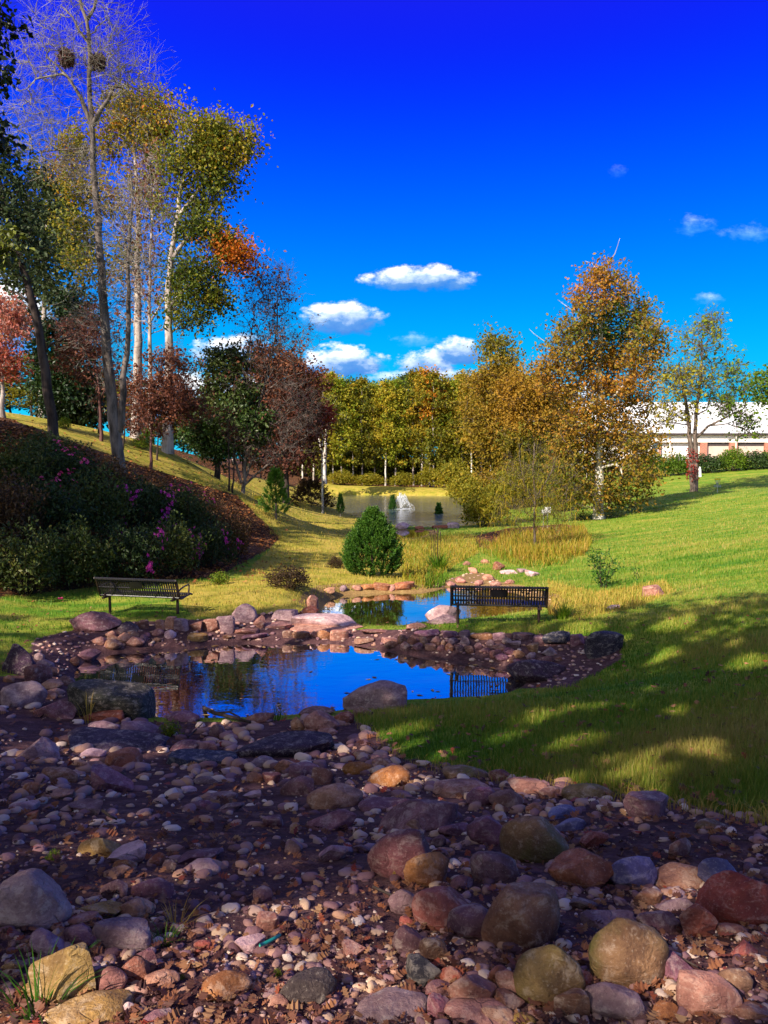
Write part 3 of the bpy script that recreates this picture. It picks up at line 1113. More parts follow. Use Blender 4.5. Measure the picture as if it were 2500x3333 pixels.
def hero_tree(name, label, cat, base_px, d, trunks, blobs, bark, leafm, seed, clump_r=.8, group=None, depth=.8, ddepth=None, twig_bark=None, **kw):
    rng = np.random.default_rng(seed)
    b = at(base_px[0], base_px[1], d)
    g = float(H(np.array([b[0]]), np.array([b[1]]))[0])
    b = np.array((b[0], b[1], g - .05))
    tr = []
    for i, (pts, r0, r1) in enumerate(trunks):
        q = px_trunk(pts, d, r0, r1)
        tr.append(q)
    if abs(tr[0][0][0][2] - b[2]) < 3:
        tr[0][0][0] = b
    C, T, S = blob_points(rng, d, blobs, b, depth)
    wood, leaf = tree_mesh(rng, tr, C, T, clump_r, **kw)
    e = thing(name, b, label, cat, group)
    wv = wood[0] - b
    wo = mk('trunk', wv, wood[1], bark, e, smooth=True)
    if twig_bark:
        wo.data.materials.append(twig_bark)
        wo.data.polygons.foreach_set('material_index', wood[2].astype(np.int32))
    if leaf is not None:
        mk('crown', leaf[0] - b, leaf[1], leafm, e, attrs={'tint': leaf[2]})
    return e


BARK_DARK = bark_mat('dark bark', (.020, .013, .012), (.075, .052, .045))
BARK_GREY = bark_mat('grey brown bark', (.045, .032, .028), (.17, .125, .105))
BARK_MID = bark_mat('mid grey bark', (.042, .032, .028), (.19, .15, .135), 6, .4)
BARK_PALE = bark_mat('pale bark', (.15, .115, .105), (.46, .39, .365), 5, .4)
BARK_WHITE = bark_mat('white patchy bark', (.22, .17, .14), (.68, .63, .57), 3.5, .3)
BARK_TWIG = bark_mat('weathered twig bark', (.10, .085, .07), (.30, .265, .23))
BARK_RED = bark_mat('reddish twig bark', (.05, .020, .020), (.15, .07, .065))
L_OLIVE = leaf_mat('olive gold leaves', [(.060, .085, .008), (.15, .155, .010), (.30, .235, .016), (.46, .26, .02)], .45)
L_OAKY = leaf_mat('yellow green oak leaves', [(.045, .075, .008), (.14, .165, .012), (.30, .235, .018), (.42, .20, .014), (.50, .13, .012)], .42)
L_DARK = leaf_mat('dark evergreen leaves', [(.006, .014, .005), (.014, .034, .008), (.035, .065, .014)], .15, .45)
L_GREYG = leaf_mat('grey green leaves', [(.026, .045, .020), (.060, .085, .034), (.12, .14, .05)], .35)
L_SYCA = leaf_mat('sycamore leaves', [(.060, .12, .009), (.13, .145, .012), (.26, .18, .020), (.37, .185, .02), (.46, .185, .022)], .42, .6, .8)
L_GOLD = leaf_mat('bronze gold leaves', [(.07, .10, .009), (.14, .14, .011), (.25, .18, .016), (.36, .19, .018)], .42, .6, .6, .6)
L_ORANGE = leaf_mat('orange brown leaves', [(.17, .13, .012), (.34, .19, .016), (.48, .21, .014), (.52, .17, .012)], .45)
L_BROWN = leaf_mat('red brown leaves', [(.060, .018, .014), (.13, .040, .024), (.22, .075, .035), (.26, .11, .04)], .35)
L_RED = leaf_mat('red leaves', [(.14, .016, .016), (.32, .035, .030), (.45, .08, .05)], .45)
L_PINK = leaf_mat('pink maple leaves', [(.30, .06, .03), (.50, .14, .12), (.55, .26, .22)], .5)
L_YGREEN = leaf_mat('yellow green leaves', [(.06, .13, .010), (.16, .24, .014), (.36, .33, .025), (.48, .32, .025)], .48)
L_SHADE = leaf_mat('amber canopy leaves', [(.20, .05, .03), (.36, .09, .05), (.42, .15, .06)], .55)


def trees_left():
    # tall bare tree with a second stem
    hero_tree('bare_tree', 'tall bare two-stemmed tree carrying two leaf nests, rooted on the brown bank', 'tree', (392, 1543), 28,
              [([(395, 1545), (378, 1420), (352, 1200), (338, 1000), (320, 760), (306, 560), (300, 415), (292, 290), (289, 140), (284, 65), (262, 10), (240, -60)], .24, .05),
               ([(390, 1400), (402, 1300), (401, 1230), (415, 1125), (420, 1017), (416, 880), (424, 750), (432, 650), (425, 560)], .15, .03),
               ([(284, 65), (305, 40), (312, 0), (320, -70)], .07, .03),
               ([(300, 405), (262, 322), (232, 268), (206, 240), (180, 205), (150, 185)], .10, .025),
               ([(304, 405), (332, 350), (352, 330), (362, 288), (388, 274), (445, 284), (494, 316)], .11, .02),
               ([(206, 240), (150, 250), (110, 262), (85, 290)], .05, .015),
               ([(293, 480), (232, 486), (152, 490), (90, 505)], .045, .012),
               ([(289, 140), (262, 105), (240, 60), (200, 20)], .06, .02)],
              [(290, 130, 180, 190, 110, .5), (380, 270, 160, 140, 90, .5), (160, 240, 150, 150, 84, .5), (110, 420, 110, 120, 60, .5), (200, 520, 110, 60, 40, .5), (430, 760, 70, 260, 70, .5), (330, 1050, 110, 220, 60, .5), (330, 700, 80, 200, 40, .5)],
              BARK_MID, None, 11, twig_bark=BARK_TWIG, clump_r=1.0, leaf_n=0, leaf_s=.1, tw_n=2, bare_twigs=1, seg=.45, tip_r=.0085, pw=.47, twig_r=.0080, rmax=.10, wobble=.16, up=.35)
    # two nests in it
    for (px, py, r, lb) in ((217, 190, .29, 'ragged brown leaf nest on an outer limb of the bare tree'), (321, 202, .25, 'round brown leaf nest against the main stem of the bare tree')):
        rng = np.random.default_rng(int(px))
        c = at(px, py, 28)
        n = 900
        u = rand_dir(rng, n) * (rng.random((n, 1)) ** .4) * np.array((r, r, r * 1.15))
        V, Fq, t = leaves_np(rng, u, .10, rng.random(n) * .7, .6, 0)
        A = rand_dir(rng, 160) * r * .9
        B = A + rand_dir(rng, 160) * r * .7
        tv, tf = twigs_np(A, (A + B) / 2, B, np.full(160, .006), np.full(160, .003))
        e = thing('leaf_nest', c, lb, 'nest', 'leaf nests in the bare tree')
        mk('leaves', V, Fq, BARK_RED, e, attrs={'tint': t})
        mk('twig_frame', tv, tf, BARK_RED, e)
    hero_tree('leaning_tree', 'dark bare-trunked tree leaning toward the frame edge at the top of the bank', 'tree', (176, 1412), 26,
              [([(176, 1412), (164, 1330), (150, 1230), (135, 1120), (112, 1000), (82, 900), (55, 800), (25, 690), (-10, 560)], .19, .09), ([(140, 1150), (180, 1110), (240, 1090)], .05, .02), ([(112, 1000), (70, 960), (20, 940)], .06, .02)],
              [(10, 660, 100, 140, 40, .3), (70, 830, 100, 110, 40, .4), (-40, 500, 80, 120, 20, .2)], BARK_DARK, L_GREYG, 12, clump_r=.75, leaf_n=36, leaf_s=.17, tw_n=5, tip_r=.011, twig_r=.006)
    hero_tree('oak_tree', 'tall yellow-green oak with an orange lower bough, its crown leaning over the gap', 'tree', (545, 1470), 38,
              [([(545, 1470), (550, 1300), (552, 1150), (548, 1000), (555, 850), (575, 720), (592, 600), (612, 480), (640, 400)], .30, .05), ([(555, 850), (620, 760), (680, 700), (730, 640)], .12, .04), ([(552, 1000), (610, 930), (680, 880), (740, 840)], .10, .03),
               ([(575, 720), (640, 620), (720, 540), (770, 490)], .12, .03)],
              [(650, 430, 70, 75, 30, .35), (740, 470, 75, 65, 34, .42), (790, 490, 32, 35, 10, .45), (700, 530, 75, 60, 30, .35), (620, 530, 70, 80, 26, .3), (710, 610, 45, 45, 14, .12), (650, 660, 70, 50, 16, .2), (655, 750, 80, 45, 26, .08), (715, 790, 45, 30, 12, .25),
               (770, 845, 38, 52, 22, .98), (735, 825, 34, 28, 10, .9), (660, 900, 75, 70, 28, .10), (620, 1010, 80, 75, 24, .15), (690, 960, 50, 55, 18, .2), (590, 900, 60, 80, 14, .12), (560, 600, 50, 120, 14, .25)],
              BARK_PALE, L_OAKY, 13, twig_bark=BARK_GREY, clump_r=1.05, leaf_n=74, leaf_s=.165, tw_n=7, tip_r=.013, twig_r=.008, tint_j=.3)
    hero_tree('oak_tree', 'tall pale-trunked oak of loose bronze and olive foliage standing behind the bare tree', 'tree', (440, 1432), 43,
              [([(440, 1432), (447, 1300), (450, 1100), (447, 900), (450, 700), (440, 520), (430, 400)], .34, .06), ([(450, 760), (380, 650), (310, 590), (250, 560)], .10, .03), ([(448, 900), (360, 830), (290, 800)], .09, .03)],
              [(410, 370, 70, 50, 22, .45), (480, 350, 60, 45, 16, .4), (380, 450, 90, 60, 24, .5), (480, 470, 90, 80, 24, .4), (250, 490, 55, 45, 16, .4), (225, 540, 40, 35, 12, .55), (250, 620, 45, 40, 12, .35), (260, 740, 70, 50, 16, .3), (380, 620, 110, 80, 20, .45), (500, 640, 70, 110, 16, .35),
               (420, 820, 110, 90, 14, .3), (330, 900, 60, 60, 8, .4), (540, 420, 60, 60, 14, .55), (230, 830, 50, 50, 8, .25)],
              BARK_PALE, L_OAKY, 14, twig_bark=BARK_MID, clump_r=1.2, leaf_n=84, leaf_s=.17, tw_n=7, tip_r=.013, twig_r=.009, tint_j=.35)
    hero_tree('bare_tree', 'slender pale bare tree between the two tall oaks, with red leaf remnants', 'tree', (492, 1400), 40,
              [([(492, 1400), (490, 1200), (486, 1000), (490, 800), (500, 640), (510, 520)], .15, .03), ([(488, 1050), (540, 960), (570, 900)], .06, .02)],
              [(480, 700, 110, 170, 90, .3), (470, 960, 120, 140, 70, .5), (500, 560, 60, 70, 30, .5)], BARK_PALE, L_BROWN, 15, clump_r=.9, leaf_n=6, leaf_s=.20, tw_n=2, bare_twigs=1, tip_r=.011, twig_r=.0095, wobble=.16)
    hero_tree('evergreen_tree', 'dense dark evergreen tree with a broad base at the top of the bank', 'tree', (240, 1420), 44,
              [([(240, 1420), (235, 1250), (230, 1100), (225, 980)], .22, .06)],
              [(225, 1040, 80, 80, 34, .3), (210, 1160, 100, 90, 50, .35), (240, 1280, 110, 80, 60, .4), (230, 1360, 100, 50, 40, .3), (160, 1260, 60, 80, 24, .7)], BARK_DARK, L_DARK, 16, clump_r=.95, leaf_n=70, leaf_s=.24, tw_n=5, tip_r=.012, twig_r=.008)
    hero_tree('tall_tree', 'tall loose grey-green tree rising behind the leaning trunk', 'tree', (135, 1345), 48,
              [([(135, 1345), (138, 1180), (145, 980), (150, 800), (155, 640), (150, 570)], .26, .05)],
              [(150, 600, 55, 50, 20, .5), (110, 680, 80, 60, 26, .3), (210, 680, 70, 80, 28, .4), (130, 780, 110, 80, 30, .4), (230, 830, 80, 90, 30, .5), (90, 900, 90, 90, 24, .3), (200, 960, 90, 80, 24, .4), (60, 1040, 80, 70, 20, .5)],
              BARK_PALE, L_GREYG, 17, twig_bark=BARK_GREY, clump_r=1.2, leaf_n=44, leaf_s=.28, tw_n=7, tip_r=.013, twig_r=.010)
    hero_tree('dogwood_tree', 'small spreading tree of bare reddish twigs left of the two-stemmed trunk', 'tree', (330, 1462), 34,
              [([(330, 1462), (328, 1360), (322, 1260), (310, 1180)], .09, .04), ([(322, 1260), (270, 1180), (230, 1120)], .04, .015), ([(325, 1300), (380, 1200), (420, 1150)], .04, .015)],
              [(290, 1090, 110, 100, 120, .3), (280, 1180, 110, 70, 60, .4), (390, 1230, 90, 90, 60, .4)], BARK_RED, L_BROWN, 18, clump_r=.6, leaf_n=9, leaf_s=.14, tw_n=2, bare_twigs=2, tip_r=.007, twig_r=.006, seg=.35, wobble=.18)
    hero_tree('dogwood_tree', 'small russet-leaved tree with a thin dark trunk in front of the pale oak trunk', 'tree', (490, 1510), 33,
              [([(490, 1510), (492, 1430), (498, 1340), (520, 1260)], .075, .03), ([(495, 1380), (450, 1300), (420, 1270)], .04, .015)],
              [(560, 1210, 95, 80, 70, .55), (520, 1300, 130, 80, 80, .45), (600, 1320, 90, 70, 50, .35), (470, 1370, 80, 60, 30, .3)], BARK_RED, L_BROWN, 19, clump_r=.55, leaf_n=22, leaf_s=.14, tw_n=4, bare_twigs=3, tip_r=.007, twig_r=.006, seg=.35, wobble=.18)
    hero_tree('maple_tree', 'pink and red maple glowing on the skyline at the far end of the bank', 'tree', (10, 1352), 32,
              [([(10, 1352), (8, 1280), (5, 1200), (0, 1120)], .12, .04)],
              [(20, 1010, 60, 60, 30, .8), (20, 1100, 80, 70, 46, .7), (10, 1200, 75, 60, 44, .15), (60, 1040, 40, 60, 16, .8)], BARK_PALE, L_PINK, 20, clump_r=.6, leaf_n=24, leaf_s=.15, tw_n=5, tip_r=.009, twig_r=.006)
    hero_tree('magnolia_tree', 'broad green broadleaf tree skirted with glossy leaves beside the sunlit slope', 'tree', (705, 1490), 40,
              [([(705, 1500), (712, 1400), (720, 1300), (735, 1200)], .16, .05)],
              [(745, 1180, 75, 60, 40, .6), (740, 1270, 110, 70, 60, .55), (760, 1370, 130, 80, 70, .45), (670, 1420, 80, 60, 40, .25), (720, 1470, 60, 50, 20, .2), (830, 1420, 70, 70, 28, .5)], BARK_DARK, leaf_mat('broadleaf green leaves', [(.012, .040, .006), (.035, .070, .012), (.075, .095, .025), (.13, .12, .04)], .25, .4), 21, clump_r=.7, leaf_n=62, leaf_s=.18, tw_n=5, tip_r=.010, twig_r=.007)
    hero_tree('multi_stem_tree', 'many-stemmed nearly bare tree with a long pale limb, beside the lakeside path', 'tree', (790, 1590), 40,
              [([(790, 1592), (800, 1500), (815, 1400), (850, 1290), (878, 1180), (900, 1080), (905, 960)], .11, .025), ([(785, 1570), (760, 1480), (720, 1380), (700, 1300)], .08, .02), ([(792, 1570), (830, 1480), (880, 1400), (950, 1320)], .08, .02), ([(795, 1580), (860, 1520), (930, 1460), (1000, 1420)], .07, .02),
               ([(815, 1400), (800, 1280), (810, 1150), (830, 1000)], .07, .02), ([(850, 1290), (920, 1230), (990, 1210)], .05, .015)],
              [(870, 960, 100, 110, 120, .5), (900, 1100, 150, 90, 110, .4), (840, 1230, 130, 90, 80, .4), (960, 1330, 100, 100, 90, .3), (870, 1440, 130, 100, 110, .3), (730, 1380, 80, 90, 50, .4)],
              BARK_MID, L_BROWN, 22, clump_r=.85, leaf_n=4, leaf_s=.17, tw_n=2, bare_twigs=1, tip_r=.009, twig_r=.0085, seg=.4, wobble=.18, rmax=.07)
    hero_tree('maple_tree', 'large maroon-leaved tree behind the many-stemmed one at the woods edge', 'tree', (930, 1560), 58,
              [([(930, 1570), (930, 1440), (925, 1300), (900, 1180)], .30, .08)],
              [(890, 1190, 90, 60, 40, .6), (950, 1250, 110, 80, 60, .4), (860, 1300, 110, 90, 50, .5), (960, 1370, 110, 90, 60, .3), (930, 1470, 120, 80, 60, .25), (990, 1320, 50, 70, 20, .5)],
              BARK_DARK, L_BROWN, 23, clump_r=1.1, leaf_n=60, leaf_s=.26, tw_n=5, tip_r=.014, twig_r=.010)
    hero_tree('maple_tree', 'small crimson-topped maple in front of the yellow woods', 'tree', (1050, 1555), 62,
              [([(1046, 1560), (1048, 1480), (1050, 1400), (1045, 1330)], .10, .04)],
              [(1048, 1345, 34, 32, 26, .8), (1030, 1390, 50, 30, 18, .3), (1010, 1330, 30, 30, 8, .5)], BARK_WHITE, L_RED, 24, clump_r=.7, leaf_n=60, leaf_s=.22, tw_n=5, tip_r=.012, twig_r=.008)
    hero_tree('bare_tree', 'white double-trunked tree standing bare at the far corner of the lake', 'tree', (1058, 1572), 100,
              [([(1056, 1575), (1056, 1500), (1060, 1440), (1062, 1380)], .30, .12), ([(1058, 1500), (1040, 1440), (1030, 1380)], .16, .06)],
              [(1060, 1360, 50, 50, 20, .4), (1030, 1370, 40, 40, 12, .4)], BARK_WHITE, L_OLIVE, 25, clump_r=1.6, leaf_n=60, leaf_s=.45, tw_n=5, tip_r=.02, twig_r=.012)
    for k, (bx, by, d, tx, ty, lb) in enumerate(((322, 1462, 36, 318, 1330, 'thin dark sapling trunk just uphill of the two-stemmed tree'), (400, 1480, 34, 402, 1350, 'short brown sapling stem beside the two-stemmed tree'), (510, 1508, 35, 514, 1400, 'very thin sapling in the sunlit slope grass'), (745, 1630, 36, 742, 1420, 'slim dark sapling below the many-stemmed tree'), (756, 1632, 36, 762, 1450, 'slightly leaning slim sapling below the many-stemmed tree'))):
        hero_tree('sapling', lb, 'sapling', (bx, by), d, [([(bx, by), ((bx + tx) / 2 + 3, (by + ty) / 2), (tx, ty)], .055, .02)], [(tx, ty - 30, 35, 60, 16, .4)], BARK_DARK, L_BROWN, 30 + k, clump_r=.4, leaf_n=4, leaf_s=.11, tw_n=3, bare_twigs=2, tip_r=.006, twig_r=.004, seg=.3)
    # edge-of-frame branch of a nearby tree
    hero_tree('overhanging_tree', 'shadowed tree at the picture edge with dark drooping leaf sprays', 'tree', (-420, 2020), 9.5,
              [([(-420, 2000), (-400, 1500), (-360, 1000), (-330, 500), (-300, 0), (-300, -400)], .2, .05), ([(-330, 400), (-180, 240), (-20, 120)], .06, .01), ([(-360, 900), (-200, 760), (-20, 640)], .05, .01), ([(-345, 700), (-180, 480), (0, 420)], .05, .01)],
              [(-50, 60, 95, 100, 26, .3), (-60, 250, 90, 110, 24, .3), (-70, 430, 100, 70, 20, .3), (-300, -200, 250, 250, 60, .3), (-10, 830, 50, 45, 22, .95)],
              BARK_DARK, leaf_mat('shaded broad leaves', [(.006, .010, .005), (.016, .026, .008), (.14, .16, .02)], .2, .4), 26, clump_r=.26, leaf_n=17, leaf_s=.085, tw_n=4, tip_r=.004, twig_r=.0022, seg=.3, droop=.5, spread=.9)  # shade is put into the dark leaf colours, sunlight into the brightest


trees_left()


def trees_right():
    rows = [(900, 40, .55), (960, 95, .75), (1020, 150, .5), (1080, 195, .45), (1140, 215, .55), (1200, 220, .65), (1260, 215, .75), (1320, 170, .7), (1380, 170, .65), (1440, 185, .55), (1500, 200, .5), (1560, 200, .45), (1620, 170, .4)]
    blobs = []
    for i, (y, hw, t) in enumerate(rows):
        cx = 1968 + (20 if 1000 < y < 1150 else (-5 if y > 1180 else 0)) - (15 if 1100 < y < 1300 else 0)
        hw *= .84
        n = max(2, int(hw / 38))
        for k in range(n):
            x = cx + (k - (n - 1) / 2) * (2 * hw / n)
            blobs.append((x, y, hw / n + 28, 42, int(13 + hw / 18), t + (.25 if (k % 2 == 0 and y < 1000) else 0) - (.45 if (980 < y < 1100 and 1 <= k <= n - 2) else 0), (k % 3 - 1) * 1.2))
    hero_tree('sycamore_tree', 'big orange-brown sycamore with a straight white trunk on the lawn by the lake', 'tree', (1950, 1690), 55,
              [([(1950, 1692), (1950, 1600), (1950, 1480), (1952, 1360), (1952, 1200), (1958, 1050), (1966, 940), (1972, 860)], .42, .06), ([(1966, 930), (1945, 880), (1920, 845), (1905, 850)], .04, .012), ([(1972, 870), (1995, 840), (2012, 800), (2018, 775)], .04, .010), ([(1956, 1050), (1860, 1010), (1815, 975)], .05, .012), ([(1952, 1200), (1800, 1130), (1735, 1085), (1722, 1070)], .06, .012), ([(1958, 1050), (2080, 1000), (2140, 960)], .05, .010)], blobs, BARK_WHITE, L_SYCA, 41, twig_bark=BARK_GREY,
              clump_r=1.0, leaf_n=38, leaf_s=.225, tw_n=6, tip_r=.016, twig_r=.012, depth=1.5, tint_j=.35, low_pen=1.0)
    # bare top shoots belong to the sycamore's neighbour look; a sparse walnut-like tree right of it
    wal = hero_tree('walnut_tree', 'thin-leaved two-stemmed tree with red vine on its trunk, on the lawn crest', 'tree', (2258, 1603), 72,
              [([(2254, 1605), (2250, 1500), (2245, 1420), (2240, 1350), (2225, 1270), (2210, 1180)], .34, .08), ([(2262, 1598), (2266, 1500), (2262, 1430), (2268, 1330), (2282, 1220), (2285, 1120)], .30, .07), ([(2264, 1425), (2310, 1385), (2360, 1360), (2420, 1330)], .16, .05), ([(2310, 1385), (2370, 1380), (2440, 1400)], .08, .03)],
              [(2205, 1240, 85, 80, 54, .7), (2190, 1345, 85, 50, 40, .75), (2270, 1260, 80, 60, 34, .6), (2290, 1120, 90, 80, 40, .5), (2380, 1220, 80, 90, 34, .3), (2400, 1330, 70, 60, 34, .2), (2340, 1320, 60, 40, 16, .3), (2430, 1400, 40, 36, 18, .2), (2300, 1060, 60, 40, 16, .6)],
              BARK_GREY, L_YGREEN, 42, clump_r=1.25, leaf_n=13, leaf_s=.30, tw_n=5, bare_twigs=1, tip_r=.022, twig_r=.014, depth=1.0)
    rv = np.random.default_rng(4242)
    n = 420
    fz = rv.random(n)
    cpt = np.array([at(2253 + rv.normal() * 2, 1462 + 100 * f, 72) for f in fz])
    an = rv.random(n) * 6.283
    rr = .38 + .10 * rv.random(n)
    pos = cpt + np.stack([rr * np.cos(an), rr * np.sin(an), np.zeros(n)], 1)
    V, Fq, t = leaves_np(rv, pos - np.array(wal.location), .17, .3 + .4 * rv.random(n), .7, .3)
    mk('vine', V, Fq, L_RED, wal, attrs={'tint': t})
    hero_tree('young_tree', 'green-leaved branch ends of a tree standing just beyond the picture edge', 'tree', (2640, 1560), 60,
              [([(2640, 1560), (2640, 1420), (2630, 1300), (2610, 1200)], .25, .06), ([(2630, 1330), (2560, 1290), (2480, 1280)], .07, .02)],
              [(2480, 1270, 50, 45, 20, .15), (2560, 1240, 80, 70, 26, .2), (2620, 1180, 90, 90, 30, .2)], BARK_GREY, L_YGREEN, 43, clump_r=1.0, leaf_n=40, leaf_s=.26, tw_n=5, tip_r=.014, twig_r=.010)
    hero_tree('tulip_tree', 'tallest olive-gold tree at the lake bank, its tip thin against the clouds', 'tree', (1640, 1600), 80,
              [([(1640, 1605), (1640, 1450), (1635, 1300), (1625, 1180), (1620, 1120)], .35, .06), ([(1580, 1440), (1595, 1400), (1640, 1390)], .05, .02)],
              [(1615, 1130, 36, 34, 14, .45), (1625, 1190, 60, 40, 22, .55), (1600, 1250, 85, 60, 36, .8), (1670, 1270, 70, 60, 28, .9), (1590, 1340, 95, 60, 36, .75), (1680, 1360, 80, 70, 32, .95), (1635, 1440, 90, 70, 40, .8), (1630, 1530, 85, 60, 34, .7), (1690, 1500, 80, 70, 30, .8), (1560, 1400, 45, 60, 16, .7)],
              BARK_WHITE, L_GOLD, 44, twig_bark=BARK_GREY, clump_r=1.6, leaf_n=92, leaf_s=.29, tw_n=6, tip_r=.02, twig_r=.014, depth=1.3)
    hero_tree('maple_tree', 'round orange-brown tree between the olive-gold one and the sycamore', 'tree', (1745, 1610), 76,
              [([(1745, 1615), (1742, 1480), (1738, 1350), (1735, 1260)], .30, .08)],
              [(1725, 1250, 60, 40, 26, .9), (1700, 1300, 70, 60, 34, 1.0), (1760, 1310, 70, 60, 30, .9), (1740, 1390, 95, 60, 44, .95), (1770, 1470, 80, 70, 34, .35), (1700, 1440, 70, 60, 26, .5), (1750, 1540, 90, 50, 30, .3)],
              BARK_PALE, L_GOLD, 45, twig_bark=BARK_GREY, clump_r=1.5, leaf_n=92, leaf_s=.27, tw_n=6, tip_r=.02, twig_r=.014, depth=1.2)
    for (bx, by, d, top, hw, seed, lb) in ((1800, 1590, 92, 1262, 40, 46, 'dark green conifer peeking out behind the orange-brown tree'), (1848, 1590, 100, 1290, 45, 47, 'dull dark conifer half hidden behind the sycamore crown')):
        hero_tree('conifer_tree', lb, 'tree', (bx, by), d, [([(bx, by), (bx, (by + top) / 2), (bx, top)], .25, .03)],
                  [(bx, top + 20 + k * 48, hw * (.25 + k * .16), 30, 10 + 3 * k, .4) for k in range(6)], BARK_DARK, L_DARK, seed, clump_r=1.1, leaf_n=60, leaf_s=.34, tw_n=5, tip_r=.015, twig_r=.01)


trees_right()

# ------------------------------------------------------------------ trees behind the photographer (they shade the rocks)
GAPS = [(1000, 3090, .46), (1120, 3170, .36), (800, 3080, .42), (900, 3150, .4), (730, 3217, .40), (620, 3300, .46), (190, 3170, .34), (270, 3310, .28), (60, 3200, .28), (391, 3005, .12), (400, 2775, .22), (309, 2756, .26), (420, 2465, .32), (293, 2450, .22), (115, 2430, .22),
        (1105, 2590, .22), (1200, 2490, .28), (1150, 2440, .32), (1275, 2530, .2), (1386, 2838, .20), (2080, 3110, .20), (2290, 3085, .12), (2232, 2855, .18), (1720, 2940, .13), (2050, 2500, .45), (1300, 2385, .50), (1750, 2335, .45), (1900, 2410, .35), (2300, 2440, .3),
        (2150, 2140, .45), (1900, 2045, .6), (2200, 2030, .6), (2450, 2160, .5), (2000, 2300, .35), (1500, 2255, .4), (130, 2200, .3), (850, 2560, .18), (1500, 2560, .16), (880, 2985, .2), (1540, 3225, .16), (2330, 3250, .2), (470, 3230, .25), (950, 3200, .3), (1250, 2270, .3)]


def shade_trees():
    sd = np.array(SUN_TO)
    G = [(hit(a, b_), r * (.64 if (b_ < 2520 and a > 1250) else .80)) for a, b_, r in GAPS]
    G += [(hit(a, b_), r) for a, b_, r in ((900, 2050, .8), (1050, 2040, .8), (1150, 2055, .8), (1250, 2060, .5), (790, 2040, .6), (1440, 1995, .5), (120, 1990, .5), (330, 1960, .6), (480, 1960, .6), (700, 1960, .8), (850, 1950, .8), (60, 2040, .5), (560, 1965, .5))]

    rg = np.random.default_rng(31)
    for _ in range(30):
        G.append((hit(rg.uniform(1280, 2520), rg.uniform(2060, 2640)), rg.uniform(.06, .22)))
    for _ in range(44):
        G.append((hit(rg.uniform(0, 2500), rg.uniform(2400, 3330)), rg.uniform(.05, .15)))
    for _ in range(12):
        G.append((hit(rg.uniform(150, 900), rg.uniform(2020, 2400)), rg.uniform(.08, .2)))

    def clear(P):
        ok = np.ones(len(P), bool)
        for q, r in G:
            v = P - q
            t = v @ sd
            ok &= np.linalg.norm(v - t[:, None] * sd, axis=1) > r
        return ok
    spots = [(-14, -9.5, 15, 1.0), (-7.2, -10.5, 14, 1.1), (-11.5, -4.4, 13.5, 1.05), (-4.5, -6.2, 14, .95), (-2.5, -13.0, 15, 1.1), (-18, -3.0, 15, 1.0), (-4.8, 1.2, 11, .78), (-20.5, 8.5, 11, .8), (-5.6, -1.6, 12, .86), (2.2, -12.0, 15, 1.0), (-25, 13.0, 11, .85), (-9.5, -7.5, 13, .95), (-15.5, 14.5, 10, .78), (-19, 10.5, 10.5, .8), (-20.5, 17.5, 11, .85), (-4.4, -11.0, 14, 1.0)]
    for i, (x, y, h, s) in enumerate(spots):
        rng = np.random.default_rng(700 + i)
        z = float(H(np.array([x]), np.array([y]))[0])
        o = np.array((x, y, z))
        rad = 4.4 * s
        tr = [(np.array([(0, 0, -.2), (.1, 0, h * .3), (-.1, .1, h * .6), (.1, 0, h * .92)]), .28 * s, .05)]
        n = int(110 * s * s)
        u = rand_dir(rng, n) * rng.random((n, 1)) ** .4
        C = np.array((0, 0, h * .66)) + u * np.array((rad, rad, h * .32))
        wood, leaf = tree_mesh(rng, tr, C, rng.random(n), 1.3, 47, .33, tw_n=4, tip_r=.012, twig_r=.006, seg=.6)
        e = thing('shade_tree', o, 'broad autumn tree behind the viewer that throws shade over the creek bed', 'tree', 'trees behind the viewer shading the creek bed')
        mk('trunk', wood[0], wood[1], BARK_DARK, e, smooth=True)
        L = leaf[0].reshape(-1, 4, 3)
        ok = clear(L.mean(1) + o)
        mk('crown', L[ok].reshape(-1, 3), np.arange(ok.sum() * 4).reshape(-1, 4), L_SHADE, e, attrs={'tint': leaf[2].reshape(-1, 4)[ok].ravel()})


shade_trees()

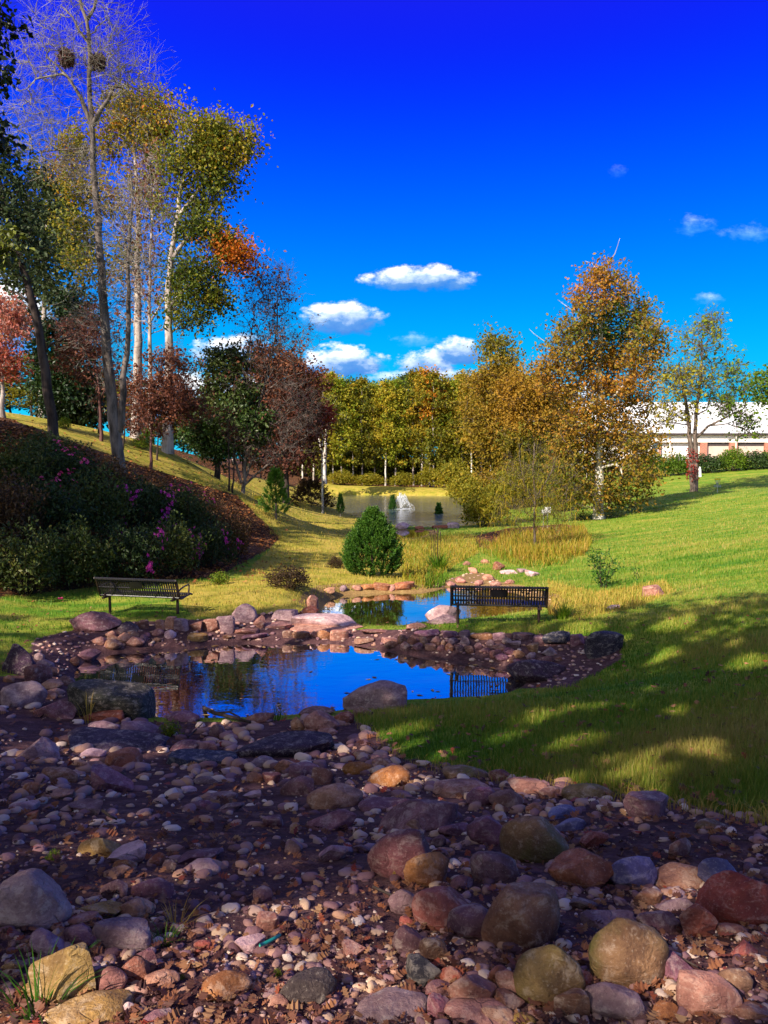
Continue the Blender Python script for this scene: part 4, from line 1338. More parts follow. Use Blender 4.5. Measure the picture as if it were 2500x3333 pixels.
# ------------------------------------------------------------------ the woods behind the lake
def woods():
    def proto(seed, h, rad, lo, tint, mat, bark, dens=50, n=84, lean=.3, cone=False):
        rng = np.random.default_rng(seed)
        tr = [(np.array([(0, 0, -.3), (lean * .3, 0, h * .35), (-lean * .4, .2, h * .65), (lean * .2, 0, h * .97)]), .17, .03)]
        t = rng.random((n, 1)) ** .9
        z = lo * h + t * h * (1 - lo)
        prof = np.sin(np.clip((t * .9 + .12), 0, 1) * math.pi) ** .6 if not cone else (1.05 - t)
        a = rng.random((n, 1)) * 6.283
        r = rad * prof * rng.random((n, 1)) ** .5
        C = np.hstack([r * np.cos(a), r * np.sin(a), z])
        wood, leaf = tree_mesh(rng, tr, C, np.clip(tint + rng.normal(size=n) * .13, 0, 1), 1.25, dens, .42, tw_n=5, tip_r=.016, twig_r=.012, seg=.9)
        e = thing('woodland_tree', (0, 0, 0), 'x', 'tree', 'woodland trees lining the far side of the lake')
        wo = mk('trunk', wood[0], wood[1], bark, e, smooth=True)
        wo.data.materials.append(BARK_GREY)
        wo.data.polygons.foreach_set('material_index', wood[2].astype(np.int32))
        mk('crown', leaf[0], leaf[1], mat, e, attrs={'tint': leaf[2]})
        return e
    P = [proto(81, 17, 3.2, .20, .45, L_OLIVE, BARK_PALE), proto(82, 17, 2.5, .36, .72, L_OLIVE, BARK_WHITE), proto(83, 17, 3.0, .18, .55, L_YGREEN, BARK_PALE), proto(84, 17, 2.3, .34, .72, L_YGREEN, BARK_WHITE),
         proto(85, 17, 1.5, .58, .85, L_ORANGE, BARK_PALE, n=40), proto(86, 17, 3.2, .22, .4, L_GREYG, BARK_DARK), proto(87, 17, 2.6, .15, .5, L_DARK, BARK_DARK, cone=True)]
    LB = ['full olive-green tree in the front rank of the woods behind the lake', 'golden-olive tree with a pale trunk in the woods behind the lake', 'bright yellow-green tree in the woods behind the lake', 'narrow yellow-tinged green tree in the woods behind the lake',
          'narrow bright orange-topped tree standing out of the green woods', 'grey-green broad tree in the rear rank of the woods', 'dark pointed evergreen rising from the rear of the woods']
    H0 = 17.0
    used = set()
    tops = [(640, 1290), (760, 1270), (900, 1262), (960, 1240), (1010, 1230), (1080, 1228), (1150, 1255), (1200, 1240), (1250, 1252), (1300, 1228), (1350, 1222), (1398, 1214), (1450, 1240), (1500, 1230), (1560, 1235), (1650, 1250), (1750, 1290), (1850, 1320), (1950, 1350)]
    tx = [t[0] for t in tops]
    ty = [t[1] for t in tops]
    rng = np.random.default_rng(5)
    plan = []
    px = 985
    seq = [1, 1, 0, 3, 2, 3, 0, 2, 3, 2, 4, 0, 1, 0, 1, 2, 0, 1, 0, 1]
    i = 0
    while px < 1830:
        plan.append((px, 119 + 4 * rng.random(), seq[i % len(seq)], rng.integers(-6, 14)))
        px += 33 + rng.integers(-5, 6)
        i += 1
    for px in range(650, 1900, 52):
        plan.append((px + rng.integers(-12, 12), 132 + 8 * rng.random(), int(rng.choice([0, 2, 3, 5, 1])), rng.integers(-2, 26)))
    for px in range(560, 1960, 62):
        plan.append((px + rng.integers(-14, 14), 152 + 10 * rng.random(), int(rng.choice([5, 0, 5, 6, 2])), rng.integers(2, 34)))
    plan += [(1135, 140, 6, -8), (1180, 143, 6, -8), (1260, 150, 6, -6), (1500, 140, 6, -6)]
    for px, d, k, top in ((-60, 66, 5, 1120), (40, 70, 6, 1230), (110, 64, 0, 1215), (180, 74, 5, 1190), (265, 68, 6, 1240), (330, 76, 5, 1210), (400, 70, 2, 1260), (470, 78, 5, 1245), (540, 72, 0, 1290), (600, 80, 6, 1270), (660, 84, 5, 1300), (720, 88, 0, 1310), (790, 92, 5, 1280), (850, 96, 6, 1300)):
        plan.append((px, d, k, top - np.interp(px, tx, ty)))
    orange = False
    for (px, d, k, dy) in plan:
        if k == 4:
            px = 1398
            dy = -2
        x = (px - CX) / F * d
        z = float(H(np.array([x]), np.array([d]))[0])
        top = at(px, np.interp(px, tx, ty) + dy, d)[2]
        s = max((top - z) / H0, .3)
        sx = min(max(s, .75), 1.15)
        rz = rng.random() * 6.28
        if k not in used:
            used.add(k)
            e = P[k]
            e.location = (x, d, z - .1)
            e.rotation_euler = (0, 0, rz)
            e.scale = (sx, sx, s)
            e['label'] = LB[k]
        else:
            lb = LB[k]
            gr = None
            if d < 100:
                lb = {5: 'grey-green tree filling the background behind the leafy bank', 6: 'dark evergreen filling the background behind the leafy bank', 0: 'olive tree filling the background behind the leafy bank', 2: 'light green tree filling the background behind the leafy bank'}[k]
                gr = 'background trees behind the leafy bank'
            dup(P[k], (x, d, z - .1), rz, (sx, sx, s), lb, gr)


woods()

# ------------------------------------------------------------------ shrubs
def bush_proto(seed, rx, rz, nleaf, leaf, mat, tint, flowers=0, fmat=None, lump=.25, stems=7, name='azalea_bush', cat='shrub', group=None, tj=.25, aspect=.5, fill=.45):
    rng = np.random.default_rng(seed)
    e = thing(name, (0, 0, 0), 'x', cat, group)
    nl = 16
    lc = rand_dir(rng, nl)
    lc[:, 2] = np.abs(lc[:, 2])

    def shell(n, lo):
        u = rand_dir(rng, n)
        u[:, 2] = np.where(u[:, 2] < -.25, -u[:, 2], u[:, 2])
        bump = 1 + lump * (np.exp(-((u[:, None] - lc[None]) ** 2).sum(-1) / .09).max(1) - .5)
        r = (lo + (1 - lo) * rng.random(n)) * bump
        return u * r[:, None] * np.array((rx, rx, rz)) + np.array((0, 0, rz * .35)), u
    pos, u = shell(nleaf, fill)
    V, Fq, t = leaves_np(rng, pos, leaf, np.clip(tint + rng.normal(size=nleaf) * tj * .5, 0, 1), aspect, -.15)
    mk('foliage', V, Fq, mat, e, attrs={'tint': t})
    A = np.zeros((stems * 6, 3)) + rng.normal(size=(stems * 6, 3)) * np.array((rx * .12, rx * .12, .02))
    E, _ = shell(stems * 6, .8)
    tv, tf = twigs_np(A - (0, 0, .1), (A + E) / 2 + rng.normal(size=A.shape) * rx * .06, E, np.full(len(A), .014 * rx), np.full(len(A), .004 * rx))
    mk('stem', tv, tf, BARK_DARK, e)
    if flowers:
        Vs, Fs, n0 = [], [], 0
        cl = rand_dir(rng, 6)
        cl[:, 2] = np.abs(cl[:, 2])
        pos, u = shell(flowers * 12, .97)
        w = ((u[:, None] - cl[None]) ** 2).sum(-1).min(1)
        idx = np.argsort(w + rng.random(len(w)) * .15)[:flowers]
        pos, u = pos[idx] * 1.03, u[idx]
        s = .042 * (rx ** .3)
        for p, d in zip(pos, u):
            d = unit(d + rng.normal(size=3) * .4)
            a = unit(np.cross(d, rng.normal(size=3)))
            b = np.cross(d, a)
            for q in range(5):
                an = q * 1.2566 + rng.random() * .2
                r1 = math.cos(an) * a + math.sin(an) * b
                r2 = math.cos(an + .5) * a + math.sin(an + .5) * b
                r0 = math.cos(an - .5) * a + math.sin(an - .5) * b
                Vs += [p, p + r0 * s * .75 + d * s * .35, p + r1 * s * 1.15 + d * s * .25, p + r2 * s * .75 + d * s * .35]
                Fs.append((n0, n0 + 1, n0 + 2, n0 + 3))
                n0 += 4
        mk('blossom', np.array(Vs), Fs, fmat, e, attrs={'tint': np.repeat(rng.random(len(Fs)), 4)})
    return e


def place(e, used, px, py, w, h, label, first, rz=0.0, hit_d=None, basew=1.0, baseh=1.0, group=None, sink=.05):
    p = hit(px, py) if hit_d is None else at(px, py, hit_d)
    if hit_d is not None:
        p[2] = float(H(p[0:1], p[1:2])[0])
    d = p[1]
    sx = w / 2 * d / F / basew
    sz = h * d / F / (baseh * 1.35)
    p = p + np.array((0, sx * basew * .5, 0))
    p[2] = min(p[2], float(H(p[0:1], p[1:2])[0])) - sink
    if first:
        e.location = p
        e.rotation_euler = (0, 0, rz)
        e.scale = (sx, sx, sz)
        e['label'] = label
        if group:
            e['group'] = group
        return e
    return dup(e, p, rz, (sx, sx, sz), label, group)


FLOWER = attr_ramp_mat('pink blossom', [(.50, .02, .14), (.75, .05, .26), (.80, .16, .36)], .5, .35)
FLOWERM = attr_ramp_mat('magenta blossom', [(.30, .01, .18), (.55, .02, .34), (.62, .10, .45)], .5, .35)
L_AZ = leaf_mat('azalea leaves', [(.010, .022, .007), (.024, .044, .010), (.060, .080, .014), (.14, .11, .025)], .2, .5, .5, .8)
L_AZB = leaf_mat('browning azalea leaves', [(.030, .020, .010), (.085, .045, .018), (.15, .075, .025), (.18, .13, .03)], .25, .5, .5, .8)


def shrubs():
    G = 'azalea bushes on the shaded bank'
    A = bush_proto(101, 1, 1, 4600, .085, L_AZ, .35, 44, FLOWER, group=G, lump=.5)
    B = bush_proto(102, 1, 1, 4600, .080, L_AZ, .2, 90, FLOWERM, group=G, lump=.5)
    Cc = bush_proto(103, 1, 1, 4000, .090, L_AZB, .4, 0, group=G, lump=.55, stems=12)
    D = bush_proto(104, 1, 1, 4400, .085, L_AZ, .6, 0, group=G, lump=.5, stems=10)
    prot = {'A': A, 'B': B, 'C': Cc, 'D': D}
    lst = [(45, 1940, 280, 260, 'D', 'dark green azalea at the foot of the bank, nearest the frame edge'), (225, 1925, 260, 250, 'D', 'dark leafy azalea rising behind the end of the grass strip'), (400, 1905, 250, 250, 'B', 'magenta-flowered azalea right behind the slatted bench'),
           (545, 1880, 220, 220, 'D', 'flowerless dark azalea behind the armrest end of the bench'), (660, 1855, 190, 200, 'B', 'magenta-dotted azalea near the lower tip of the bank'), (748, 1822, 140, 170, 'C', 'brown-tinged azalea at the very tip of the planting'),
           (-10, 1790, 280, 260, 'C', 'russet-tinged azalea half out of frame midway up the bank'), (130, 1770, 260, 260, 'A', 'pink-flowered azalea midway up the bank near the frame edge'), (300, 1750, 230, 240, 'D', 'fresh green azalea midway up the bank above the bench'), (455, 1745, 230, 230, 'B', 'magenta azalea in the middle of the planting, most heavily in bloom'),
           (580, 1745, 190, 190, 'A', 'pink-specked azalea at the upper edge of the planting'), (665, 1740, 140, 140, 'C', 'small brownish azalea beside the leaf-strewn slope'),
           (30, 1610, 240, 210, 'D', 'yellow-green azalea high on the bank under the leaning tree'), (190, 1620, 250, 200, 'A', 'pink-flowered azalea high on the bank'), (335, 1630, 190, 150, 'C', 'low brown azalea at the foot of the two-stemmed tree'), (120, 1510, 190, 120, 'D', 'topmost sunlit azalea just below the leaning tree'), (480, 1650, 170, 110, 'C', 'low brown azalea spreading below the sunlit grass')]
    used = set()
    rng = np.random.default_rng(6)
    for (px, py, w, h, k, lb) in lst:
        place(prot[k], None, px, py, w * 1.08, h * .9, lb, k not in used, rng.random() * 6)
        used.add(k)
    # other single shrubs
    e = bush_proto(111, 1, 1, 3000, .10, L_AZB, .15, 0, name='low_shrub')
    place(e, None, 935, 1918, 170, 80, 'dark low mounded shrub in shade left of the round green juniper', True)
    place(e, None, 1092, 1850, 62, 45, 'little dark reddish shrub tucked against the round green juniper', False, 1)
    e = bush_proto(112, 1, 1, 700, .16, L_YGREEN, .35, 0, name='leafy_weed', fill=.2)
    place(e, None, 712, 1905, 80, 55, 'small yellow-green weedy shrub on the sunlit mound behind the bench', True)
    place(e, None, 548, 2400, 84, 62, 'dark green broad-leaved weed among the rocks at the pond edge', False, 1.0, sink=.02)
    place(e, None, 168, 2800, 56, 52, 'bright green seedling beside the mustard-coloured stone', False, 2.0, sink=.02)
    place(e, None, 585, 3190, 40, 24, 'tiny green sprig beside the low tan stone', False, 3.0, sink=.01)
    place(e, None, 902, 3180, 36, 40, 'yellow-green sprig by the dark brown boulder', False, .5, sink=.01)
    e = bush_proto(113, 1, 1, 2600, .11, L_DARK, .7, 0, name='glossy_shrub', group=None)
    place(e, None, 690, 1505, 150, 110, 'glossy dark shrub under the broadleaf green tree on the slope', True)
    e = bush_proto(114, 1, 1, 2200, .11, L_YGREEN, .30, 0, name='slope_shrub')
    place(e, None, 455, 1460, 60, 50, 'small bright yellow-green shrub in sun by the pale oak trunk', True)
    place(e, None, 480, 1450, 56, 70, 'small green shrub in sun between the two pale oak trunks', False, 1)
    place(e, None, 205, 1395, 50, 44, 'small pale green shrub in the sunlit grass by the leaning tree', False, 2)
    e = bush_proto(115, 1, 1, 1500, .12, L_RED, .4, 0, name='slope_shrub')
    place(e, None, 265, 1385, 40, 60, 'small bright red shrub on the sunlit strip at the bank top', True)
    # along the lake and woods edge
    e = bush_proto(116, 1, 1, 2400, .13, L_OLIVE, .5, 0, name='lakeside_bush', group='bushes round the lake')
    for i, (px, py, w, h, lb) in enumerate(((1585, 1716, 170, 120, 'rounded olive bush on the near lake shore'), (1560, 1640, 150, 120, 'golden bush on the little peninsula'), (1660, 1650, 170, 130, 'olive-gold bush behind the peninsula bush'), (1480, 1612, 130, 110, 'yellow-olive bush at the dam end'), (1730, 1650, 140, 110, 'dull golden bush below the orange-brown tree'), (1840, 1665, 130, 90, 'low olive bush left of the white sycamore trunk'),
                                                (1400, 1595, 110, 70, 'green bush on the far dam below the woods'), (1310, 1592, 100, 50, 'low green bush on the far dam, middle one'), (1200, 1590, 120, 45, 'low weedy bush at the far dam under pale trunks'), (1110, 1588, 110, 50, 'low bush at the far dam beside the white double trunk'), (1530, 1560, 160, 120, 'tall olive thicket bush under the tallest gold tree'))):
        place(e, None, px, py, w, h, lb, i == 0, i * 1.3, hit_d=(None if py > 1660 else {1640: 82, 1650: 72, 1612: 108, 1665: 58, 1595: 115, 1592: 115, 1590: 115, 1588: 115, 1560: 100}[py]))
    e3 = bush_proto(121, 1, 1, 1500, .16, L_OLIVE, .2, 0, name='understory_shrub', group='understory shrubs inside the woods')
    r9 = np.random.default_rng(77)
    for i in range(17):
        px = 960 + i * 47 + int(r9.integers(-12, 12))
        place(e3, None, px, 1575, int(r9.integers(100, 150)), int(r9.integers(70, 150)), 'tall shadowy undergrowth shrub between the trunks of the far woods', i == 0, i * 1.1, hit_d=124 + 5 * r9.random())
    e = bush_proto(117, 1, 1, 2600, .12, L_DARK, .8, 0, name='hedge_shrub', group='hedge in front of the white-roofed building')
    e2 = bush_proto(118, 1, 1, 2600, .12, L_YGREEN, .12, 0, name='hedge_shrub', group='hedge in front of the white-roofed building')
    for i, (px, py, w, h, k, lb) in enumerate(((2135, 1548, 130, 85, 1, 'feathery green hedge shrub at the downhill end'), (2070, 1556, 120, 85, 0, 'dark hedge shrub beside the sycamore crown'), (2215, 1540, 110, 75, 1, 'green hedge shrub left of the two-stemmed trunk'), (2310, 1532, 130, 65, 0, 'dark hedge shrub right of the two-stemmed trunk'),
                                               (2395, 1530, 120, 78, 1, 'round-topped taller hedge shrub below the brick pilasters'), (2470, 1528, 120, 62, 0, 'dark hedge shrub close to the frame edge'), (2550, 1526, 130, 66, 1, 'last hedge shrub beyond the frame edge'))):
        place([e, e2][k], None, px, py, w, h, lb, i < 2, i * .9, hit_d=96)
    e = bush_proto(119, 1, 1, 900, .10, L_AZ, .2, 0, name='low_plant', fill=.2)
    place(e, None, 2010, 1692, 90, 32, 'dark low plants in the shade right of the sycamore trunk', True, hit_d=54)
    place(e, None, 1900, 1700, 90, 40, 'dark low plants left of the sycamore trunk', False, 1, hit_d=55)


shrubs()


def plume_mesh(rng, h, rad, nplume, nneedle, nl, prof, needle_w=.012, upward=.75, plen=.42):
    t = rng.random(nplume) ** .85
    a = rng.random(nplume) * 6.283
    rr = rad * prof(t) * (0.55 + .45 * rng.random(nplume) ** .5)
    base = np.stack([rr * np.cos(a), rr * np.sin(a), t * h * .93], 1)
    out = np.stack([np.cos(a), np.sin(a), np.full(nplume, upward) + t * 1.2], 1) + rng.normal(size=(nplume, 3)) * .25
    out = unit(out)
    L = plen * (.6 + .6 * rng.random(nplume)) * (1.1 - .3 * t)
    k = nneedle
    idx = np.repeat(np.arange(nplume), k)
    s = rng.random(len(idx))
    ctr = base[idx] + out[idx] * (s * L[idx])[:, None] + np.array((0, 0, 1.0)) * (s ** 2 * L[idx] * .25)[:, None]
    d = unit(out[idx] * 1.0 + rng.normal(size=(len(idx), 3)) * .55)
    n = nl * (1.15 - .6 * s) * rng.uniform(.7, 1.3, len(idx))
    b = unit(np.cross(d, rand_dir(rng, len(idx)))) * needle_w
    e = ctr + d * n[:, None]
    mid = ctr + d * n[:, None] * .45
    V = np.stack([ctr, mid + b, e, mid - b], 1).reshape(-1, 3)
    tint = np.clip(.25 + .5 * s + rng.normal(size=len(idx)) * .12 + .15 * (rng.random(nplume)[idx] - .5), 0, 1)
    return V, np.arange(len(V)).reshape(-1, 4), np.repeat(tint, 4)


L_JUN = leaf_mat('juniper foliage', [(.008, .030, .005), (.022, .075, .008), (.055, .135, .012), (.11, .19, .02)], .2, .5, .25)
L_PINE = leaf_mat('young pine needles', [(.03, .10, .008), (.08, .19, .015), (.14, .26, .03)], .25, .5, .2)


def conifers():
    rng = np.random.default_rng(201)
    p = hit(1212, 1880)
    d = p[1]
    h = 243 * d / F
    rad = 108 * d / F

    def prof(t):
        return np.clip(np.interp(t, [0, .08, .25, .42, .6, .78, .92, 1], [.62, .92, 1.0, .92, .70, .42, .16, .04]), 0, 1)
    e = thing('juniper_bush', p + np.array((0, rad * .8, -.04)), 'big round-bottomed bright green juniper at the head of the second pond', 'bush')
    V, Fq, t = plume_mesh(rng, h * .90, rad * .84, 1500, 34, .085, prof, .012, .8, .30)
    mk('foliage', V, Fq, L_JUN, e, attrs={'tint': t})
    V, Fq = tube_np(np.array([(0, 0, -.1), (0, 0, h * .5), (.03, 0, h * .9)]), np.array([.06, .04, .01]), 8)
    mk('trunk', V, Fq, BARK_DARK, e)
    # small evergreens by the lake

    def cone(t):
        return np.clip(np.interp(t, [0, .15, .5, 1], [.6, 1, .6, .05]), 0, 1)
    r2 = np.random.default_rng(202)
    g = 'little evergreens planted along the lake shore'
    e2 = thing('small_conifer', (0, 0, 0), 'x', 'tree', g)
    V, Fq, t = plume_mesh(r2, 1.0, .32, 260, 22, .09, cone, .014, .9, .22)
    V[:, 2] += .14
    mk('foliage', V, Fq, L_JUN, e2, attrs={'tint': t * .6})
    V, Fq = tube_np(np.array([(0, 0, -.1), (0, 0, .6), (.0, 0, 1.05)]), np.array([.03, .02, .006]), 6)
    mk('trunk', V, Fq, BARK_PALE, e2)
    for i, (px, py, hh, ww, lb) in enumerate(((1108, 1682, 62, 26, 'small pointed evergreen on the grassy edge left of the lake'), (1278, 1696, 70, 30, 'small evergreen showing just behind the round juniper tip'), (1428, 1714, 64, 34, 'scrawny small evergreen between pale rocks at the near lake shore'))):
        q = hit(px, py)
        s = hh * q[1] / F
        sw = ww / 2 * q[1] / F / .36
        if i == 0:
            e2.location = q
            e2.scale = (sw, sw, s)
            e2['label'] = lb
        else:
            dup(e2, q, i * 2., (sw, sw, s), lb)
    # young pine and drooping cedar by the path
    r3 = np.random.default_rng(203)
    q = hit(898, 1690)
    s = 160 * q[1] / F
    e3 = thing('young_pine', q, 'young bright green pine on the leafy bank beside the path', 'tree')
    V, Fq, t = plume_mesh(r3, s * .9, 44 * q[1] / F, 220, 46, .16, cone, .010, .5, .30)
    V[:, 2] += s * .12
    mk('foliage', V, Fq, L_PINE, e3, attrs={'tint': t})
    V, Fq = tube_np(np.array([(0, 0, -.1), (.02, 0, s * .5), (0, 0, s)]), np.array([.06, .04, .01]), 8)
    mk('trunk', V, Fq, BARK_GREY, e3)
    r4 = np.random.default_rng(204)
    q = hit(1010, 1648)
    e4 = thing('cedar_bush', q, 'dull brownish-green sprawling cedar at the path by the lake corner', 'bush')
    V, Fq, t = plume_mesh(r4, 80 * q[1] / F, 72 * q[1] / F, 260, 26, .28, lambda t: np.clip(1 - t * .8, 0, 1), .03, -.1, .7)
    mk('foliage', V, Fq, L_AZB, e4, attrs={'tint': t * .5})


conifers()


def willow():
    """weeping straw-coloured young tree in the marsh"""
    rng = np.random.default_rng(301)
    d = 38.0
    b = at(1742, 1800, d)
    b[2] = float(H(b[0:1], b[1:2])[0]) - .05
    tr = [px_trunk([(1742, 1800), (1738, 1700), (1742, 1620), (1735, 1530), (1740, 1440)], d, .075, .02), px_trunk([(1740, 1640), (1700, 1560), (1690, 1480)], d, .04, .012), px_trunk([(1741, 1620), (1790, 1550), (1810, 1490)], d, .04, .012)]
    tr[0][0][0] = b
    C, T, S = blob_points(rng, d, [(1735, 1500, 80, 70, 34, .5), (1675, 1570, 80, 100, 40, .5), (1815, 1590, 80, 110, 40, .6), (1745, 1640, 130, 90, 46, .5), (1690, 1690, 90, 60, 24, .6), (1810, 1700, 70, 50, 20, .6)], b)
    wood, leaf = tree_mesh(rng, tr, C, T, .5, 0, .1, tw_n=3, bare_twigs=1, tip_r=.006, twig_r=.005, seg=.35)
    e = thing('weeping_tree', b, 'slender weeping tree hung with straw-yellow strands above the marsh', 'tree')
    mk('trunk', wood[0] - b, wood[1], BARK_GREY, e, smooth=True)
    N = 1900
    st = C[rng.integers(0, len(C), N)] + rng.normal(size=(N, 3)) * .5
    gz = H(st[:, 0], st[:, 1])
    L = np.minimum(.2 + .75 * rng.random(N) ** 2, (st[:, 2] - gz - .2).clip(.2))
    a = rng.random(N) * 6.28
    w = .011
    side = np.stack([np.cos(a), np.sin(a), np.zeros(N)], 1) * w
    dr = np.stack([np.cos(a + 1.5), np.sin(a + 1.5), np.zeros(N)], 1)
    k = 5
    V = []
    for i in range(k):
        s = i / (k - 1)
        p = st + np.stack([np.zeros(N), np.zeros(N), -L * s], 1) + dr * (.34 * math.sin(s * 2.2)) + rng.normal(size=(N, 3)) * .012
        V.append(np.stack([p - side * (1 - s * .7), p + side * (1 - s * .7)], 1))
    V = np.stack(V, 1).reshape(N, -1, 3)
    q = np.array([[2 * i, 2 * i + 1, 2 * i + 3, 2 * i + 2] for i in range(k - 1)])
    Fq = (np.arange(N)[:, None, None] * (2 * k) + q[None]).reshape(-1, 4)
    t = np.repeat(np.clip(.5 + rng.normal(size=N) * .25, 0, 1), 2 * k)
    mk('foliage', V.reshape(-1, 3) - b, Fq, L_OLIVE, e, attrs={'tint': t})


willow()

# ------------------------------------------------------------------ rocks
def ico(sub):
    import bmesh
    bm = bmesh.new()
    bmesh.ops.create_icosphere(bm, subdivisions=sub, radius=1.0)
    V = np.array([v.co[:] for v in bm.verts])
    Fq = np.array([[v.index for v in f.verts] for f in bm.faces])
    bm.free()
    return V, Fq


ICO4 = ico(4)
ICO2 = ico(2)
ICO1 = ico(1)


def nz3(V, s, seed):
    o = Vector((seed * 3.17, seed * 1.93, seed * .71))
    return np.array([mnoise.noise(Vector(v) * s + o) for v in V])


def rock_shape(kind, seed):
    rng = np.random.default_rng(seed)
    V, Fq = ICO4
    V = V.copy()
    if kind == 'S':
        V = V * (1 + .20 * nz3(V, .9, seed) + .07 * nz3(V, 2.2, seed + 9))[:, None]
        for _ in range(6):
            n = rand_dir(rng, 1)[0]
            h = rng.uniform(.66, .90)
            dd = V @ n - h
            V = V - np.where(dd > 0, dd * .85, 0)[:, None] * n
        V *= (1 + .05 * nz3(V, 2.6, seed + 3) + .022 * nz3(V, 7, seed + 4))[:, None]
    elif kind == 'A':
        V = V * (1 + .16 * nz3(V, 1.1, seed))[:, None]
        for _ in range(9):
            n = rand_dir(rng, 1)[0]
            h = rng.uniform(.45, .76)
            dd = V @ n - h
            V = V - np.where(dd > 0, dd * .95, 0)[:, None] * n
        V *= (1 + .05 * nz3(V, 3, seed + 5) + .025 * nz3(V, 8, seed + 7))[:, None]
    else:
        V = np.sign(V) * np.abs(V) ** .38
        V = V * (1 + .10 * nz3(V, .8, seed))[:, None]
        V[:, 0] += .12 * V[:, 2] * rng.normal()
        for _ in range(5):
            n = unit(rand_dir(rng, 1)[0] * np.array((1, 1, .35)))
            h = rng.uniform(.78, 1.0)
            dd = V @ n - h
            V = V - np.where(dd > 0, dd * .95, 0)[:, None] * n
        lay = np.floor(V[:, 2] * 3.5 + nz3(V, 1.5, seed + 2))
        V[:, :2] *= (1 + .045 * np.sin(lay * 12.9898 + seed))[:, None]
        V *= (1 + .035 * nz3(V, 3, seed + 5) + .02 * nz3(V, 9, seed + 7))[:, None]
    lo, hi = V.min(0), V.max(0)
    V = (V - (lo + hi) / 2) / ((hi - lo) / 2)
    return V, Fq


ROCKS = {}
for k in 'SAL':
    ROCKS[k] = []
    for s in range(8 if k != 'L' else 6):
        V, Fq = rock_shape(k, 400 + ord(k) * 7 + s)
        me = bpy.data.meshes.new('rock')
        me.from_pydata(V.tolist(), [], Fq.tolist())
        me.polygons.foreach_set('use_smooth', np.full(len(Fq), True))
        if k != 'S':
            me.set_sharp_from_angle(angle=math.radians(38))
        me.materials.append(ROCK)
        ROCKS[k].append(me)

RC = {'p': ((.21, .125, .13), 'purplish', 0), 't': ((.40, .26, .155), 'tan', 0), 'o': ((.40, .215, .07), 'ochre', 0), 'y': ((.36, .29, .075), 'mustard', .25), 'g': ((.29, .25, .235), 'grey', .0),
      'w': ((.66, .60, .53), 'whitish', 0), 'd': ((.045, .032, .050), 'blackish', 0), 'r': ((.33, .125, .06), 'rust-red', 0), 'b': ((.15, .20, .36), 'blue-grey', 0), 'k': ((.23, .135, .075), 'brown', 0), 'm': ((.22, .17, .07), 'mossy olive', .8)}
SHAPE = {'S': 'rounded', 'A': 'angular', 'L': 'flat-topped'}
